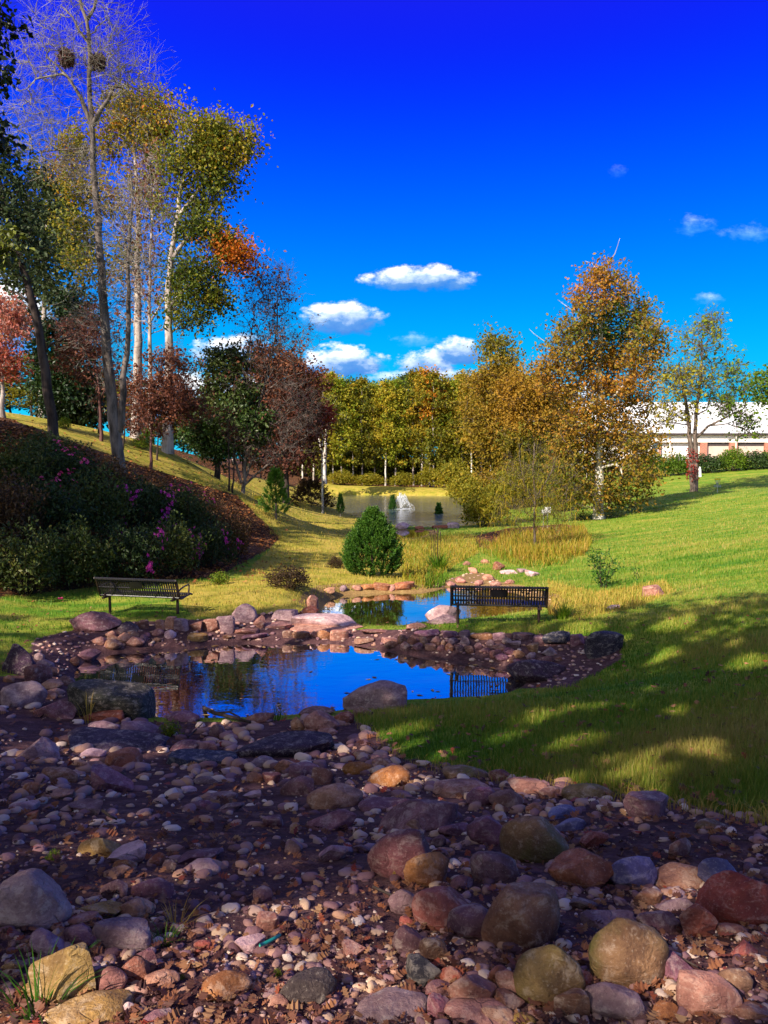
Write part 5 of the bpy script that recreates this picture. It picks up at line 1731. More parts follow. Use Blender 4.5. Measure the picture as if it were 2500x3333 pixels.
# px py w h colour shape [tilt deg] [= landmark phrase]
ROCK_LIST = """
114 2438 125 76 g A = big grey angular boulder beside the dark slab
342 2414 336 76 d L = long dark slab below the pond
293 2452 87 32 w S
396 2468 114 70 o S 15 = cracked ochre boulder at the end of the long slab
287 2490 98 32 t A
369 2511 65 32 t A
184 2525 120 50 k S
342 2547 163 65 p A -15 = wide purplish wedge stone
22 2479 56 28 g S
92 2571 60 49 o S
174 2582 114 38 t L
70 2620 92 33 w A
103 2655 49 33 r A
271 2625 120 49 p A
309 2756 130 71 y A 8 = mustard-coloured block in the leaves
401 2783 108 60 w A = white-topped sunlit rock
401 2812 76 36 o A
510 2802 49 38 r A
548 2821 54 38 p S
662 2823 103 46 g S = pale dome-shaped stone
374 2843 80 33 t A
646 2468 222 60 d L -3 = blue-black flat slab
920 2422 320 95 d L 3 = biggest black slab below the pond
597 2430 98 33 p A
672 2428 81 42 g A
846 2480 81 36 g A
830 2530 60 38 t S
885 2533 60 40 k A
667 2541 81 27 p S
613 2571 49 22 w S
700 2595 130 30 p S
662 2620 87 27 p S
749 2625 92 38 p A
886 2674 65 43 p L = pinkish cube of stone
819 2587 60 25 w A
645 2788 141 49 p A
331 2365 103 38 g S
450 2381 136 60 g S -12 = long grey stone behind the dark slab
336 2330 130 44 r L = brick-red rounded stone
336 2284 282 125 d L -6 = great dark block at the pond edge
49 2154 110 98 d A = black boulder at the frame edge beside the pond
60 2268 140 82 g A = rough grey block at the frame edge
117 2197 82 62 k S
165 2185 49 27 t S
163 2230 81 32 t S 8
173 2254 55 24 t S
212 2216 60 33 p S
155 2263 60 28 t S
125 2138 33 25 g S
141 2160 65 28 g S
25 2211 35 24 o S
170 2311 140 56 p A
933 2493 81 49 t A
990 2509 103 49 p S
1044 2528 87 60 k A 20
974 2560 119 65 p A 15
1088 2596 184 82 t S 3 = bright egg-shaped tan stone
1267 2533 141 65 o S 6 = rust-orange rounded stone
1163 2501 98 43 o S
1245 2482 76 33 t S
1174 2457 54 27 t S
1256 2620 179 43 p S 4 = low purplish log-shaped stone
1077 2680 163 60 p A 12 = dark purplish wedge below the tan egg
1359 2663 288 110 p S 16 = longest tilted purplish stone
1353 2693 65 49 t A
1478 2701 103 43 p A
1511 2571 190 60 t S 5 = flattened pinkish-tan stone
1521 2517 152 49 m S = flat mossy stone at the grass edge
1630 2525 76 36 k S
1576 2593 110 65 p S
1650 2604 114 70 k S
1587 2712 120 85 p S
1300 2796 190 140 k S 18 = tall grey-brown boulder mid creek
1296 2834 58 60 y S
1386 2838 146 112 o A = bright orange-tan boulder mid creek
1614 2826 146 92 p S = frosted purplish boulder
1429 2742 49 33 p S
1440 2772 76 22 t A
1505 2878 80 43 p S
1093 2777 108 55 g A
1182 2764 65 27 p A
952 2761 54 38 p A
2132 2625 152 103 p A = purplish boulder with pale sides at the grass edge
1920 2580 163 54 m S = mossy hump at the grass edge
1800 2582 87 35 k S
1730 2560 150 48 t S
1828 2644 108 43 b A
1741 2631 54 38 t A
1746 2745 206 145 m S -8 = big brown-olive round boulder
1860 2685 103 43 b A
1947 2734 100 58 r A
2213 2767 92 70 k A
2327 2688 110 40 m S
1904 2842 185 103 r A = wine-red angular block
2066 2853 150 90 b A 28 = blue-streaked tilted rock
2349 2853 103 98 b A 40 = blue speckled rock standing on edge
2229 2864 150 65 t A
1716 3000 270 190 k S 28 = large cracked brown boulder
2066 3124 245 206 m S 10 = largest moss-olive boulder
1795 3195 215 190 m S -10 = dark olive boulder in front
2435 2945 270 170 r S 12 = big reddish boulder at the frame edge
2283 3002 120 114 r A = craggy russet rock
2158 3010 135 70 p S
1996 3000 163 60 p L
2115 2924 87 60 k L
2207 2950 125 49 g A
2327 3260 190 125 t S -6 = tan rounded-triangle stone
2007 3271 190 108 g S 16 = grey-olive cigar-shaped stone
1893 3200 81 65 r S
1633 3178 60 71 o S 35
1668 3211 70 98 t S 30
1866 3271 108 98 k A
2083 3309 87 49 p A
2175 3303 81 54 o A
2457 3298 108 50 t A
2392 3032 92 43 k S
2440 3097 87 54 r A
2213 3168 130 76 p A
2403 3200 103 65 m S
1708 3325 80 40 y S
1630 3315 110 55 t S
1660 3271 95 60 k A
1790 2918 120 49 p A
1712 2910 90 60 p S
1904 2945 92 38 p A
1445 2972 195 125 r S -6 = red-brown hump-backed boulder
1326 2945 115 70 p S
1525 3010 165 90 p S 12
1331 3070 98 81 p S
1413 3097 87 76 k S
1375 3173 119 81 d A = dark split stone
1470 3181 70 54 r S
1543 3233 146 114 t A 10 = layered pale tan rock
1272 3292 235 90 g S = broad grey-olive loaf at the bottom
1560 3315 220 65 t S
1001 3233 174 103 d S = round dark brown boulder
870 3005 70 60 t L = tan cube by the gravel patch
1147 3097 81 43 t A
1125 3037 40 38 t S
1326 3007 50 40 r S
816 3080 92 48 w A = pale sunlit rock in the gravel
903 3265 70 43 t S
1430 3281 70 70 p A
1424 3222 87 38 p S
854 2918 60 50 p S
75 2950 240 170 g S -18 = huge smooth grey boulder at the frame edge
190 3184 206 185 y A = large mustard angular boulder
271 3310 260 90 y S = long mustard boulder along the bottom edge
110 3225 95 65 y A
391 3043 179 108 g L -10 = square-cut grey block
250 3055 125 70 p S
138 3080 136 68 g S -10
255 2998 98 36 t S
315 2967 136 50 y A
440 2965 103 58 t S
494 2896 125 60 p A
425 3168 98 87 k A
470 3124 75 70 p A
521 3198 103 54 t S
730 3217 150 87 o S = smooth orange-tan oval stone
656 3084 60 38 r S
38 3151 71 40 y A
342 3200 100 90 k S -25
415 3290 40 43 w A
494 3320 110 40 p A
370 2896 82 50 p A
490 3030 70 38 k S
1234 2265 217 98 g A 10 = big white-crusted angular boulder at the pond edge
1044 2352 119 65 t S = rounded tan boulder at the pond edge
968 2358 49 43 t S
1115 2341 76 38 r S
1066 2382 65 22 t S
1180 2317 70 33 k S
1416 2252 70 25 t S
843 2339 92 33 k S
1028 2317 119 27 k S
590 2335 110 33 p S
705 2382 54 43 p S
1443 1999 130 60 w A = white rock at the tail of the second pond
1440 2017 98 30 g A
1050 2022 207 42 w L = long pale ledge stone between the ponds
924 2003 84 34 g L = square pale stone at the end of the ledge
789 2001 80 55 g A = stump-like grey rock
843 2027 42 38 k A
730 2039 63 46 g L
1059 2046 236 22 t L = flat tan flagstone of the weir
1232 2054 118 14 k L
898 2038 97 18 t L
936 2066 34 22 k L
979 2068 55 22 k L
1021 2067 26 20 t S
1050 2070 46 28 o A
1105 2070 62 30 t L
1185 2088 66 18 k L
797 2060 84 16 k L
827 2078 84 16 p L
742 2077 38 14 k A
1016 1963 42 46 t A
1004 1991 59 30 r A
1160 1917 30 13 t L
1196 1916 42 15 o L
1244 1915 59 17 o L
1277 1917 18 17 t L
1316 1913 72 20 o L
1071 1925 38 17 t S
1118 1919 25 17 g S
293 2030 168 62 p A = big flat purplish rock at the bench leg
411 2050 70 38 d A = dark rock under the bench
466 2036 35 29 k L
522 2036 30 30 t L
552 2031 38 38 t L
589 2038 46 36 g L
637 2043 45 30 k A
683 2040 52 36 t L
512 2062 40 20 t S
552 2068 38 25 w S
478 2068 20 13 p S
432 2072 38 22 t S
399 2082 46 28 t A
358 2068 34 20 t S
360 2084 40 23 t A
319 2089 45 23 t S
435 2098 70 28 t S 6
360 2109 65 27 t S
466 2081 27 22 p A
510 2085 30 13 k S
642 2079 65 20 y L
277 2137 81 33 p A
239 2151 40 25 k S
1310 2082 31 26 k S
1343 2087 38 31 t A
1379 2091 28 28 k S
1418 2090 31 28 k A
1443 2095 16 18 k S
1477 2092 36 21 g S
1513 2091 33 31 g A
1272 2102 46 20 k S
1320 2108 36 23 p S
1361 2110 38 23 p S
1402 2110 38 20 p L
1436 2114 28 20 p S
1464 2110 31 23 k S
1497 2114 28 23 p S
1528 2118 33 23 k S
1559 2105 28 20 p S
1597 2097 28 23 g S
1582 2120 31 16 p S
1628 2110 41 18 t A
1651 2087 31 18 g S
1677 2097 41 18 g A
1615 2131 46 23 k S
1636 2143 46 20 p S
1661 2123 41 20 p S
1692 2132 41 23 t A
1730 2138 31 20 g S
1735 2110 41 31 k A
1684 2154 26 13 p S
1735 2153 20 11 g S
1666 2149 20 15 k S
1776 2151 46 26 p A
1820 2146 26 15 k A
1789 2123 51 26 g A
1390 2067 82 16 p L
1466 2069 46 20 p L
1513 2067 36 26 g L
1569 2074 72 20 k L
1625 2074 41 23 g L
1707 2072 72 20 p L
1759 2087 46 26 p L
1815 2082 92 41 d A = dark shaggy rock next to the square block
1881 2087 46 36 p L
1971 2100 123 77 d L = big square dark block on the shady grass
1748 2192 190 67 d A = large dark purple boulder at the pond end
1267 2087 51 16 t L
1354 2038 72 22 t A
2130 1925 72 36 t L 10 = tilted stone block in the dry grass
2000 1975 45 12 w L
1625 1845 38 26 k A
1660 1862 60 16 w A
1735 1868 46 18 w A
1700 1858 30 14 g A
1590 1880 40 20 t S
1540 1858 34 18 t S
1500 1890 36 18 t S
1560 1900 30 16 t S
1470 1905 30 16 t S
1615 1905 44 16 t S
1660 1895 34 14 t S
1520 1835 26 14 k S
1580 1828 28 14 t S
1310 1713 46 22 w A = pale boulder at the near lake shore
1366 1718 34 10 r A
1432 1716 50 11 r L
1476 1712 40 16 w L
"""


def build_rocks():
    rows = []
    for ln in ROCK_LIST.strip().splitlines():
        lm = None
        if '=' in ln:
            ln, lm = [s.strip() for s in ln.split('=')]
        f = ln.split()
        rows.append((float(f[0]), float(f[1]), float(f[2]), float(f[3]), f[4], f[5], float(f[6]) if len(f) > 6 else None, lm))
    marks = [(r[0], r[1], r[7]) for r in rows if r[7]]
    short = []
    for x, y, lm in marks:
        w = lm.split()
        short.append((x, y, 'the ' + lm if len(w) <= 5 else 'the ' + ' '.join(w[:next((i for i, s in enumerate(w) if s in ('beside', 'below', 'at', 'in', 'behind', 'mid', 'of', 'under', 'on', 'next', 'by', 'between', 'with', 'along', 'standing')), 5)])))
    # those short phrases that are said twice keep their full form
    cnt = {}
    for s in short:
        cnt[s[2]] = cnt.get(s[2], 0) + 1
    short = [(x, y, s if cnt[s] == 1 else 'the ' + marks[i][2]) for i, (x, y, s) in enumerate(short)]
    short += [(1480, 2045, "the near bench's left leg"), (1757, 2045, "the near bench's right leg"), (597, 2010, "the far bench's armrest leg"), (1212, 1890, 'the round green juniper'), (1420, 1800, 'the cattail clump')]
    seen = set()
    rng = np.random.default_rng(900)
    for i, (px, py, w, h, c, sh, tilt, lm) in enumerate(rows):
        col, cw, moss = RC[c]
        if lm:
            label = lm
            if len(label.split()) < 4:
                label += ' in the creek bed'
        else:
            size = 'tiny' if w < 35 else 'small' if w < 62 else 'medium' if w < 115 else 'large'
            body = f'{size} {cw} {SHAPE[sh]} stone'
            near = sorted(short, key=lambda s: (s[0] - px) ** 2 + ((s[1] - py) * 1.6) ** 2)

            def rel(s):
                dx, dy = px - s[0], (py - s[1]) * 1.5
                if abs(dx) > abs(dy):
                    return 'just right of' if dx > 0 else 'just left of'
                return 'in front of' if dy > 0 else 'behind'
            label = None
            for s in near[:3]:
                cand = f'{body} {rel(s)} {s[2]}'
                if cand not in seen and len(cand.split()) <= 16:
                    label = cand
                    break
            if not label:
                for a in near[:4]:
                    for far in ('a little apart from', 'farther off from', 'near', 'next nearest to', 'close by'):
                        cand = f'{body} {far} {a[2]}'
                        if cand not in seen and len(cand.split()) <= 16:
                            label = cand
                            break
                    if label:
                        break
        label = label or f'stone {i}'
        seen.add(label)
        p = hit(px, py + h * .42)
        d = max(p[1], 1.2)
        sx = w / 2 * d / F * (1.06 if py < 2700 else 1.15)
        h = h * (1.0 if py < 2700 else 1.10)
        vis = h * d / F
        view = (EYE - p[2]) / d          # how steeply it is seen from above
        depth = sx * (.62 if sh != 'L' else .55)
        sz = max(vis - depth * view * .55, vis * .45) * .74
        if sh == 'L':
            sz = max(vis - depth * 1.3 * view, vis * .30) * .8
        me = ROCKS[sh][int(rng.integers(0, len(ROCKS[sh])))]
        nm = 'river_rock' if sh == 'S' else ('stone_slab' if sh == 'L' else 'rock')
        if w * d / F > .42 and sh != 'L':
            nm = 'boulder'
        o = bpy.data.objects.new(nm, me)
        COL.objects.link(o)
        yc = p[1] + depth * .75
        zc = float(H(np.array([p[0]]), np.array([yc]))[0])
        zc = min(zc, p[2] + .10 * sx) if abs(zc - p[2]) > .35 * sx else zc
        o.location = (p[0], yc, zc + sz * .42)
        o.scale = (sx, depth, sz)
        flip = rng.random() < .5
        rz = (0 if sh == 'L' else rng.uniform(-.5, .5)) + (math.pi if flip else 0)
        ty = -math.radians(tilt if tilt is not None else rng.uniform(-7, 7))
        o.rotation_euler = (rng.uniform(-.12, .12), ty if not flip else -ty, rz)
        j = rng.uniform(.86, 1.16)
        hue = rng.normal(size=3) * .012
        o.color = (*[max(.008, a * j * k_ + e) for a, e, k_ in zip(col, hue, (1.16, .80, .92))], moss if rng.random() < .9 else 0)
        tag(o, label, 'rock', None)


build_rocks()


# ------------------------------------------------------------------ loose stones, fallen leaves, grass: nobody could count them
def in_view(x, y, z, m=80):
    px, py = project(x, y, z)
    return (y > 1.2) & (px > -m) & (px < 2500 + m) & (py > -m) & (py < 3333 + 140)


def scatter_px(rng, n, x0, x1, y0, y1, zonef=None):
    """random points of the land seen inside a box of the photograph, spread evenly over the picture"""
    pts = []
    t = np.concatenate([np.linspace(1.3, 10, 400), np.linspace(10.05, 40, 400), np.linspace(40.2, 130, 300)])
    px = rng.uniform(x0, x1, n)
    py = rng.uniform(y0, y1, n)
    for a, b in zip(np.array_split(px, max(1, n // 400)), np.array_split(py, max(1, n // 400))):
        u = (a - CX) / F
        v = -(b - CY) / F
        yy, zz = CP + SP * v, -SP + CP * v
        X, Y = u[:, None] * t[None], yy[:, None] * t[None]
        Zr = EYE + zz[:, None] * t[None]
        # coarse land lookup on a cached grid
        below = Zr < HG(X, Y)
        k = below.argmax(1)
        ok = below.any(1) & (k > 0)
        r = np.nonzero(ok)[0]
        if len(r):
            f = rng.random(len(r))
            tt = t[k[r] - 1] * f + t[k[r]] * (1 - f)
            pts.append(np.stack([u[r] * tt, yy[r] * tt], 1))
    p = np.vstack(pts)
    return p


_gx = np.concatenate([np.arange(-60, -16, 1.0), np.arange(-16, 20, .12), np.arange(20, 61, 1.0)])
_gy = np.concatenate([np.arange(0, 30, .12), np.arange(30, 131, .5)])
_GX, _GY = np.meshgrid(_gx, _gy)
_GZ = H(_GX, _GY)


def HG(x, y):
    i = np.clip(np.searchsorted(_gx, x) - 1, 0, len(_gx) - 2)
    j = np.clip(np.searchsorted(_gy, y) - 1, 0, len(_gy) - 2)
    fx = np.clip((x - _gx[i]) / (_gx[i + 1] - _gx[i]), 0, 1)
    fy = np.clip((y - _gy[j]) / (_gy[j + 1] - _gy[j]), 0, 1)
    return (_GZ[j, i] * (1 - fx) + _GZ[j, i + 1] * fx) * (1 - fy) + (_GZ[j + 1, i] * (1 - fx) + _GZ[j + 1, i + 1] * fx) * fy


def water_free(x, y):
    ok = np.ones(len(x), bool)
    for poly in (NEAR_POND, FAR_POND, POOL, LAKE):
        ok &= sdist(poly, x, y) > .06
    return ok


def loose_stones():
    rng = np.random.default_rng(950)
    protos2 = []
    for s in range(8):
        V = ICO2[0] * (1 + .28 * nz3(ICO2[0], 1.1, 50 + s))[:, None]
        for _ in range(4):
            n = rand_dir(rng, 1)[0]
            dd = V @ n - rng.uniform(.6, .85)
            V = V - np.where(dd > 0, dd * .9, 0)[:, None] * n
        protos2.append(V)
    protos1 = [ICO1[0] * (1 + .3 * nz3(ICO1[0], 1.2, 70 + s))[:, None] for s in range(8)]

    def batch(name, P, size, tint, protos, faces, squash=(.72, .46), smooth=True):
        Vs, n0 = [], 0
        k = len(protos[0])
        n = len(P)
        pid = rng.integers(0, len(protos), n)
        base = np.array(protos)[pid]
        sc = size[:, None] * np.stack([np.ones(n), rng.uniform(squash[0] * .8, squash[0] * 1.2, n), rng.uniform(squash[1] * .7, squash[1] * 1.3, n)], 1)
        a = rng.random(n) * 6.283
        V = base * sc[:, None]
        ca, sa = np.cos(a)[:, None], np.sin(a)[:, None]
        V = np.stack([V[..., 0] * ca - V[..., 1] * sa, V[..., 0] * sa + V[..., 1] * ca, V[..., 2]], -1)
        z = HG(P[:, 0], P[:, 1]) + sc[:, 2] * .25
        V = V + np.stack([P[:, 0], P[:, 1], z], 1)[:, None]
        Fq = (np.arange(n)[:, None, None] * k + faces[None]).reshape(-1, 3)
        return mk(name, V.reshape(-1, 3), Fq, None, attrs={'tint': np.repeat(tint, k)}, smooth=smooth)
    cob = attr_ramp_mat('cobble stone', [(.12, .055, .065), (.25, .125, .14), (.42, .22, .14), (.31, .185, .205), (.50, .32, .22), (.62, .48, .43)], .75, bump=.5)
    peb = attr_ramp_mat('pale gravel', [(.22, .12, .085), (.40, .24, .14), (.50, .36, .24), (.66, .56, .47), (.78, .72, .64)], .7, bump=.3)
    # cobbles
    p = scatter_px(rng, 6800, -80, 2580, 2300, 3420)
    _, cr, sa, hi, dr = zones(p[:, 0], p[:, 1])
    k = cr & water_free(p[:, 0], p[:, 1])
    p = p[k]
    px, py = project(p[:, 0], p[:, 1], HG(p[:, 0], p[:, 1]))
    thin = np.zeros(len(p))
    for (cx, cy, rx, ry) in ((660, 3280, 260, 90), (300, 2850, 360, 130), (720, 2720, 300, 110), (1250, 2920, 300, 70), (2000, 2780, 300, 90), (2280, 2760, 260, 110), (200, 2350, 220, 60), (2300, 3130, 200, 70), (1900, 3060, 180, 60), (1000, 2820, 260, 80)):
        thin = np.maximum(thin, np.exp(-(((px - cx) / rx) ** 2 + ((py - cy) / ry) ** 2)))
    kp = rng.random(len(p)) > .15 + .8 * thin
    p, px, py = p[kp], px[kp], py[kp]
    size = (11 + 50 * rng.random(len(p)) ** 1.9) * p[:, 1] / F * .60
    q = scatter_px(rng, 2600, 100, 2060, 1990, 2290)
    _, cr, sa, hi, dr = zones(q[:, 0], q[:, 1])
    q = q[(cr | sa) & water_free(q[:, 0], q[:, 1])]
    s2 = scatter_px(rng, 520, 1380, 1900, 1800, 1960)
    _, cr, sa, hi, dr = zones(s2[:, 0], s2[:, 1])
    s2 = s2[sa & water_free(s2[:, 0], s2[:, 1])]
    P = np.vstack([p, q, s2])
    S = np.concatenate([size, rng.uniform(5, 17, len(q)) * q[:, 1] / F * .6, rng.uniform(4, 11, len(s2)) * s2[:, 1] / F * .6])
    T = np.concatenate([rng.random(len(p) + len(q)) ** 1.2, .45 + .5 * rng.random(len(s2))])
    o = batch('cobble_gravel', P, S, T, protos2, ICO2[1])
    o.data.materials.append(cob)
    tag(o, 'loose brown and grey cobbles strewn over the creek bed', 'cobbles', kind='stuff')
    # pebbles: general sprinkle and the pale patches
    p = scatter_px(rng, 9000, -80, 2580, 2420, 3420)
    _, cr, sa, hi, dr = zones(p[:, 0], p[:, 1])
    p = p[cr & water_free(p[:, 0], p[:, 1])]
    px, py = project(p[:, 0], p[:, 1], HG(p[:, 0], p[:, 1]))
    patch = np.zeros(len(p))
    for (cx, cy, rx, ry) in ((960, 3100, 330, 110), (1120, 3190, 260, 110), (1260, 2560, 240, 60), (1080, 2500, 220, 50), (1760, 2880, 160, 60), (1480, 3080, 180, 60), (700, 3010, 160, 60), (640, 3150, 220, 60), (1650, 2660, 160, 50), (2150, 2860, 120, 40), (2230, 3090, 90, 60)):
        patch = np.maximum(patch, np.exp(-(((px - cx) / rx) ** 2 + ((py - cy) / ry) ** 2) * 1.6))
    keep = rng.random(len(p)) < (.16 + .9 * patch)
    p, patch = p[keep], patch[keep]
    S = rng.uniform(4, 12, len(p)) * p[:, 1] / F * .62
    T = np.clip(rng.random(len(p)) ** 1.3 * .75 + .25 * patch * rng.random(len(p)), 0, 1)
    o = batch('gravel', p, S, T, protos1, ICO1[1])
    o.data.materials.append(peb)
    tag(o, 'pale pebbles scattered between the creek rocks', 'gravel', kind='stuff')


loose_stones()


def fallen_leaves():
    rng = np.random.default_rng(960)
    # lobed oak leaf outline, unit length along x
    up = [(0, .03), (.12, .05), (.20, .20), (.30, .10), (.42, .30), (.52, .13), (.66, .28), (.76, .12), (.88, .13), (1.0, 0)]
    out = np.array([(a, b) for a, b in up] + [(a, -b) for a, b in up[-2::-1]])
    k = len(out)

    def batch(name, P, size, tint, label, lift=.012, outline=out, mat=None):
        k = len(outline)
        n = len(P)
        L = np.broadcast_to(outline[None], (n, k, 2)) - np.array((.5, 0))
        curl = rng.uniform(-.5, .9, n)[:, None]
        z = curl * (L[..., 0] ** 2) * .9 + rng.uniform(-.2, 1.0, n)[:, None] * (L[..., 1] ** 2) * 2.0
        V = np.stack([L[..., 0], L[..., 1], z], -1) * size[:, None, None]
        a = rng.random(n) * 6.283
        tx = rng.normal(size=n) * .38
        ct, st = np.cos(tx)[:, None], np.sin(tx)[:, None]
        V = np.stack([V[..., 0], V[..., 1] * ct - V[..., 2] * st, V[..., 1] * st + V[..., 2] * ct], -1)
        ty = rng.normal(size=n) * .30
        ct, st = np.cos(ty)[:, None], np.sin(ty)[:, None]
        V = np.stack([V[..., 0] * ct + V[..., 2] * st, V[..., 1], -V[..., 0] * st + V[..., 2] * ct], -1)
        ca, sa = np.cos(a)[:, None], np.sin(a)[:, None]
        V = np.stack([V[..., 0] * ca - V[..., 1] * sa, V[..., 0] * sa + V[..., 1] * ca, V[..., 2]], -1)
        V = V + np.stack([P[:, 0], P[:, 1], HG(P[:, 0], P[:, 1]) + lift + size * .12], 1)[:, None]
        # strips of quads across the leaf
        m = (k - 1) // 2
        q = np.array([[i, i + 1, k - 2 - i, k - 1 - i] if i < m - 1 else [i, i + 1, k - 2 - i, k - 2 - i] for i in range(m)])
        quads = q[:-1]
        Fq = (np.arange(n)[:, None, None] * k + quads[None]).reshape(-1, 4)
        o = mk(name, V.reshape(-1, 3), Fq, mat, attrs={'tint': np.repeat(tint, k)})
        tag(o, label, 'leaves', kind='stuff')
        return o
    dead = attr_ramp_mat('dead oak leaves', [(.045, .016, .018), (.11, .040, .032), (.19, .075, .045), (.28, .10, .045), (.34, .19, .10), (.30, .045, .025)], .6, .25)
    p = scatter_px(rng, 13000, -80, 2580, 2300, 3450)
    _, cr, sa, hi, dr = zones(p[:, 0], p[:, 1])
    p = p[cr & water_free(p[:, 0], p[:, 1])]
    px, py = project(p[:, 0], p[:, 1], HG(p[:, 0], p[:, 1]))
    pat = .22 + .55 * (np.sin(px * .006 + 1.5 * np.sin(py * .007)) * np.sin(py * .011 + 2 * np.sin(px * .004)) > -.1)
    for (cx, cy, rx, ry) in ((660, 3260, 300, 120), (300, 2850, 380, 160), (700, 2720, 300, 120), (1350, 2920, 260, 90), (2000, 2780, 300, 100), (2260, 2760, 260, 110), (200, 2350, 220, 60), (2300, 3120, 220, 80), (1900, 3060, 200, 60), (60, 3260, 160, 90)):
        pat = np.maximum(pat, np.exp(-(((px - cx) / rx) ** 2 + ((py - cy) / ry) ** 2)))
    p = p[rng.random(len(p)) < pat * .72]
    S = (.018 + .062 * rng.random(len(p)) ** 1.4) * np.clip(p[:, 1] / 4, .75, 1.5)
    batch('fallen_leaves', p, S, rng.random(len(p)), 'dead brown oak leaves drifted between the creek rocks', mat=dead)
    # leaf carpet of the bank
    p = scatter_px(rng, 16000, -60, 950, 1340, 1900)
    _, cr, sa, hi, dr = zones(p[:, 0], p[:, 1])
    p = p[hi | ((rng.random(len(p)) < .14) & water_free(p[:, 0], p[:, 1]) & (p[:, 1] > 20))]
    p2 = scatter_px(rng, 1500, 1300, 1900, 1690, 1800)
    _, cr, sa, hi, dr = zones(p2[:, 0], p2[:, 1])
    p = np.vstack([p, p2[hi & water_free(p2[:, 0], p2[:, 1])]])
    simple = np.array([(0, 0), (.25, .22), (.6, .24), (1, 0), (.6, -.24), (.25, -.22)])
    litter = attr_ramp_mat('bank leaf litter', [(.07, .022, .010), (.20, .065, .018), (.33, .11, .03), (.42, .20, .07)], .65, .2)
    simple = np.array([(0, .02), (.3, .24), (.7, .2), (1, 0), (.7, -.2), (.3, -.24), (0, -.02)])
    batch('leaf_litter', p, rng.uniform(.10, .2, len(p)), rng.random(len(p)), 'russet leaf carpet covering the bank', .02, simple, litter)
    # stray leaves on the lawn
    p = scatter_px(rng, 1500, -50, 2550, 1960, 2650)
    _, cr, sa, hi, dr = zones(p[:, 0], p[:, 1])
    p = p[~cr & ~hi & water_free(p[:, 0], p[:, 1])]
    batch('stray_leaves', p, rng.uniform(.05, .10, len(p)), rng.random(len(p)), 'single dead leaves lying on the grass', .03, mat=dead)


fallen_leaves()


def floating_leaves():
    rng = np.random.default_rng(965)
    Vs, T = [], []
    for poly, lev, n in ((NEAR_POND, .004, 110), (FAR_POND, -.196, 60)):
        lo, hi = poly.min(0), poly.max(0)
        P = lo + rng.random((n * 6, 2)) * (hi - lo)
        sd = sdist(poly, P[:, 0], P[:, 1])
        P = P[(sd < -.03) & (rng.random(len(sd)) < np.exp(sd * 2.2) + .04)][:n]
        for p in P:
            a = rng.random() * 6.28
            s = rng.uniform(.03, .07)
            d = np.array((math.cos(a), math.sin(a)))
            e = np.array((-d[1], d[0])) * rng.uniform(.35, .6)
            for q in (-d, -d * .3 + e, d, -d * .3 - e):
                Vs.append((p[0] + q[0] * s, p[1] + q[1] * s, lev + rng.random() * .006))
            T += [rng.random()] * 4
    o = mk('floating_leaves', np.array(Vs), np.arange(len(Vs)).reshape(-1, 4), attr_ramp_mat('floating leaf', [(.10, .04, .02), (.30, .14, .04), (.45, .30, .10)], .6), attrs={'tint': T})
    tag(o, 'dead leaves floating on the still ponds', 'leaves', kind='stuff')


floating_leaves()


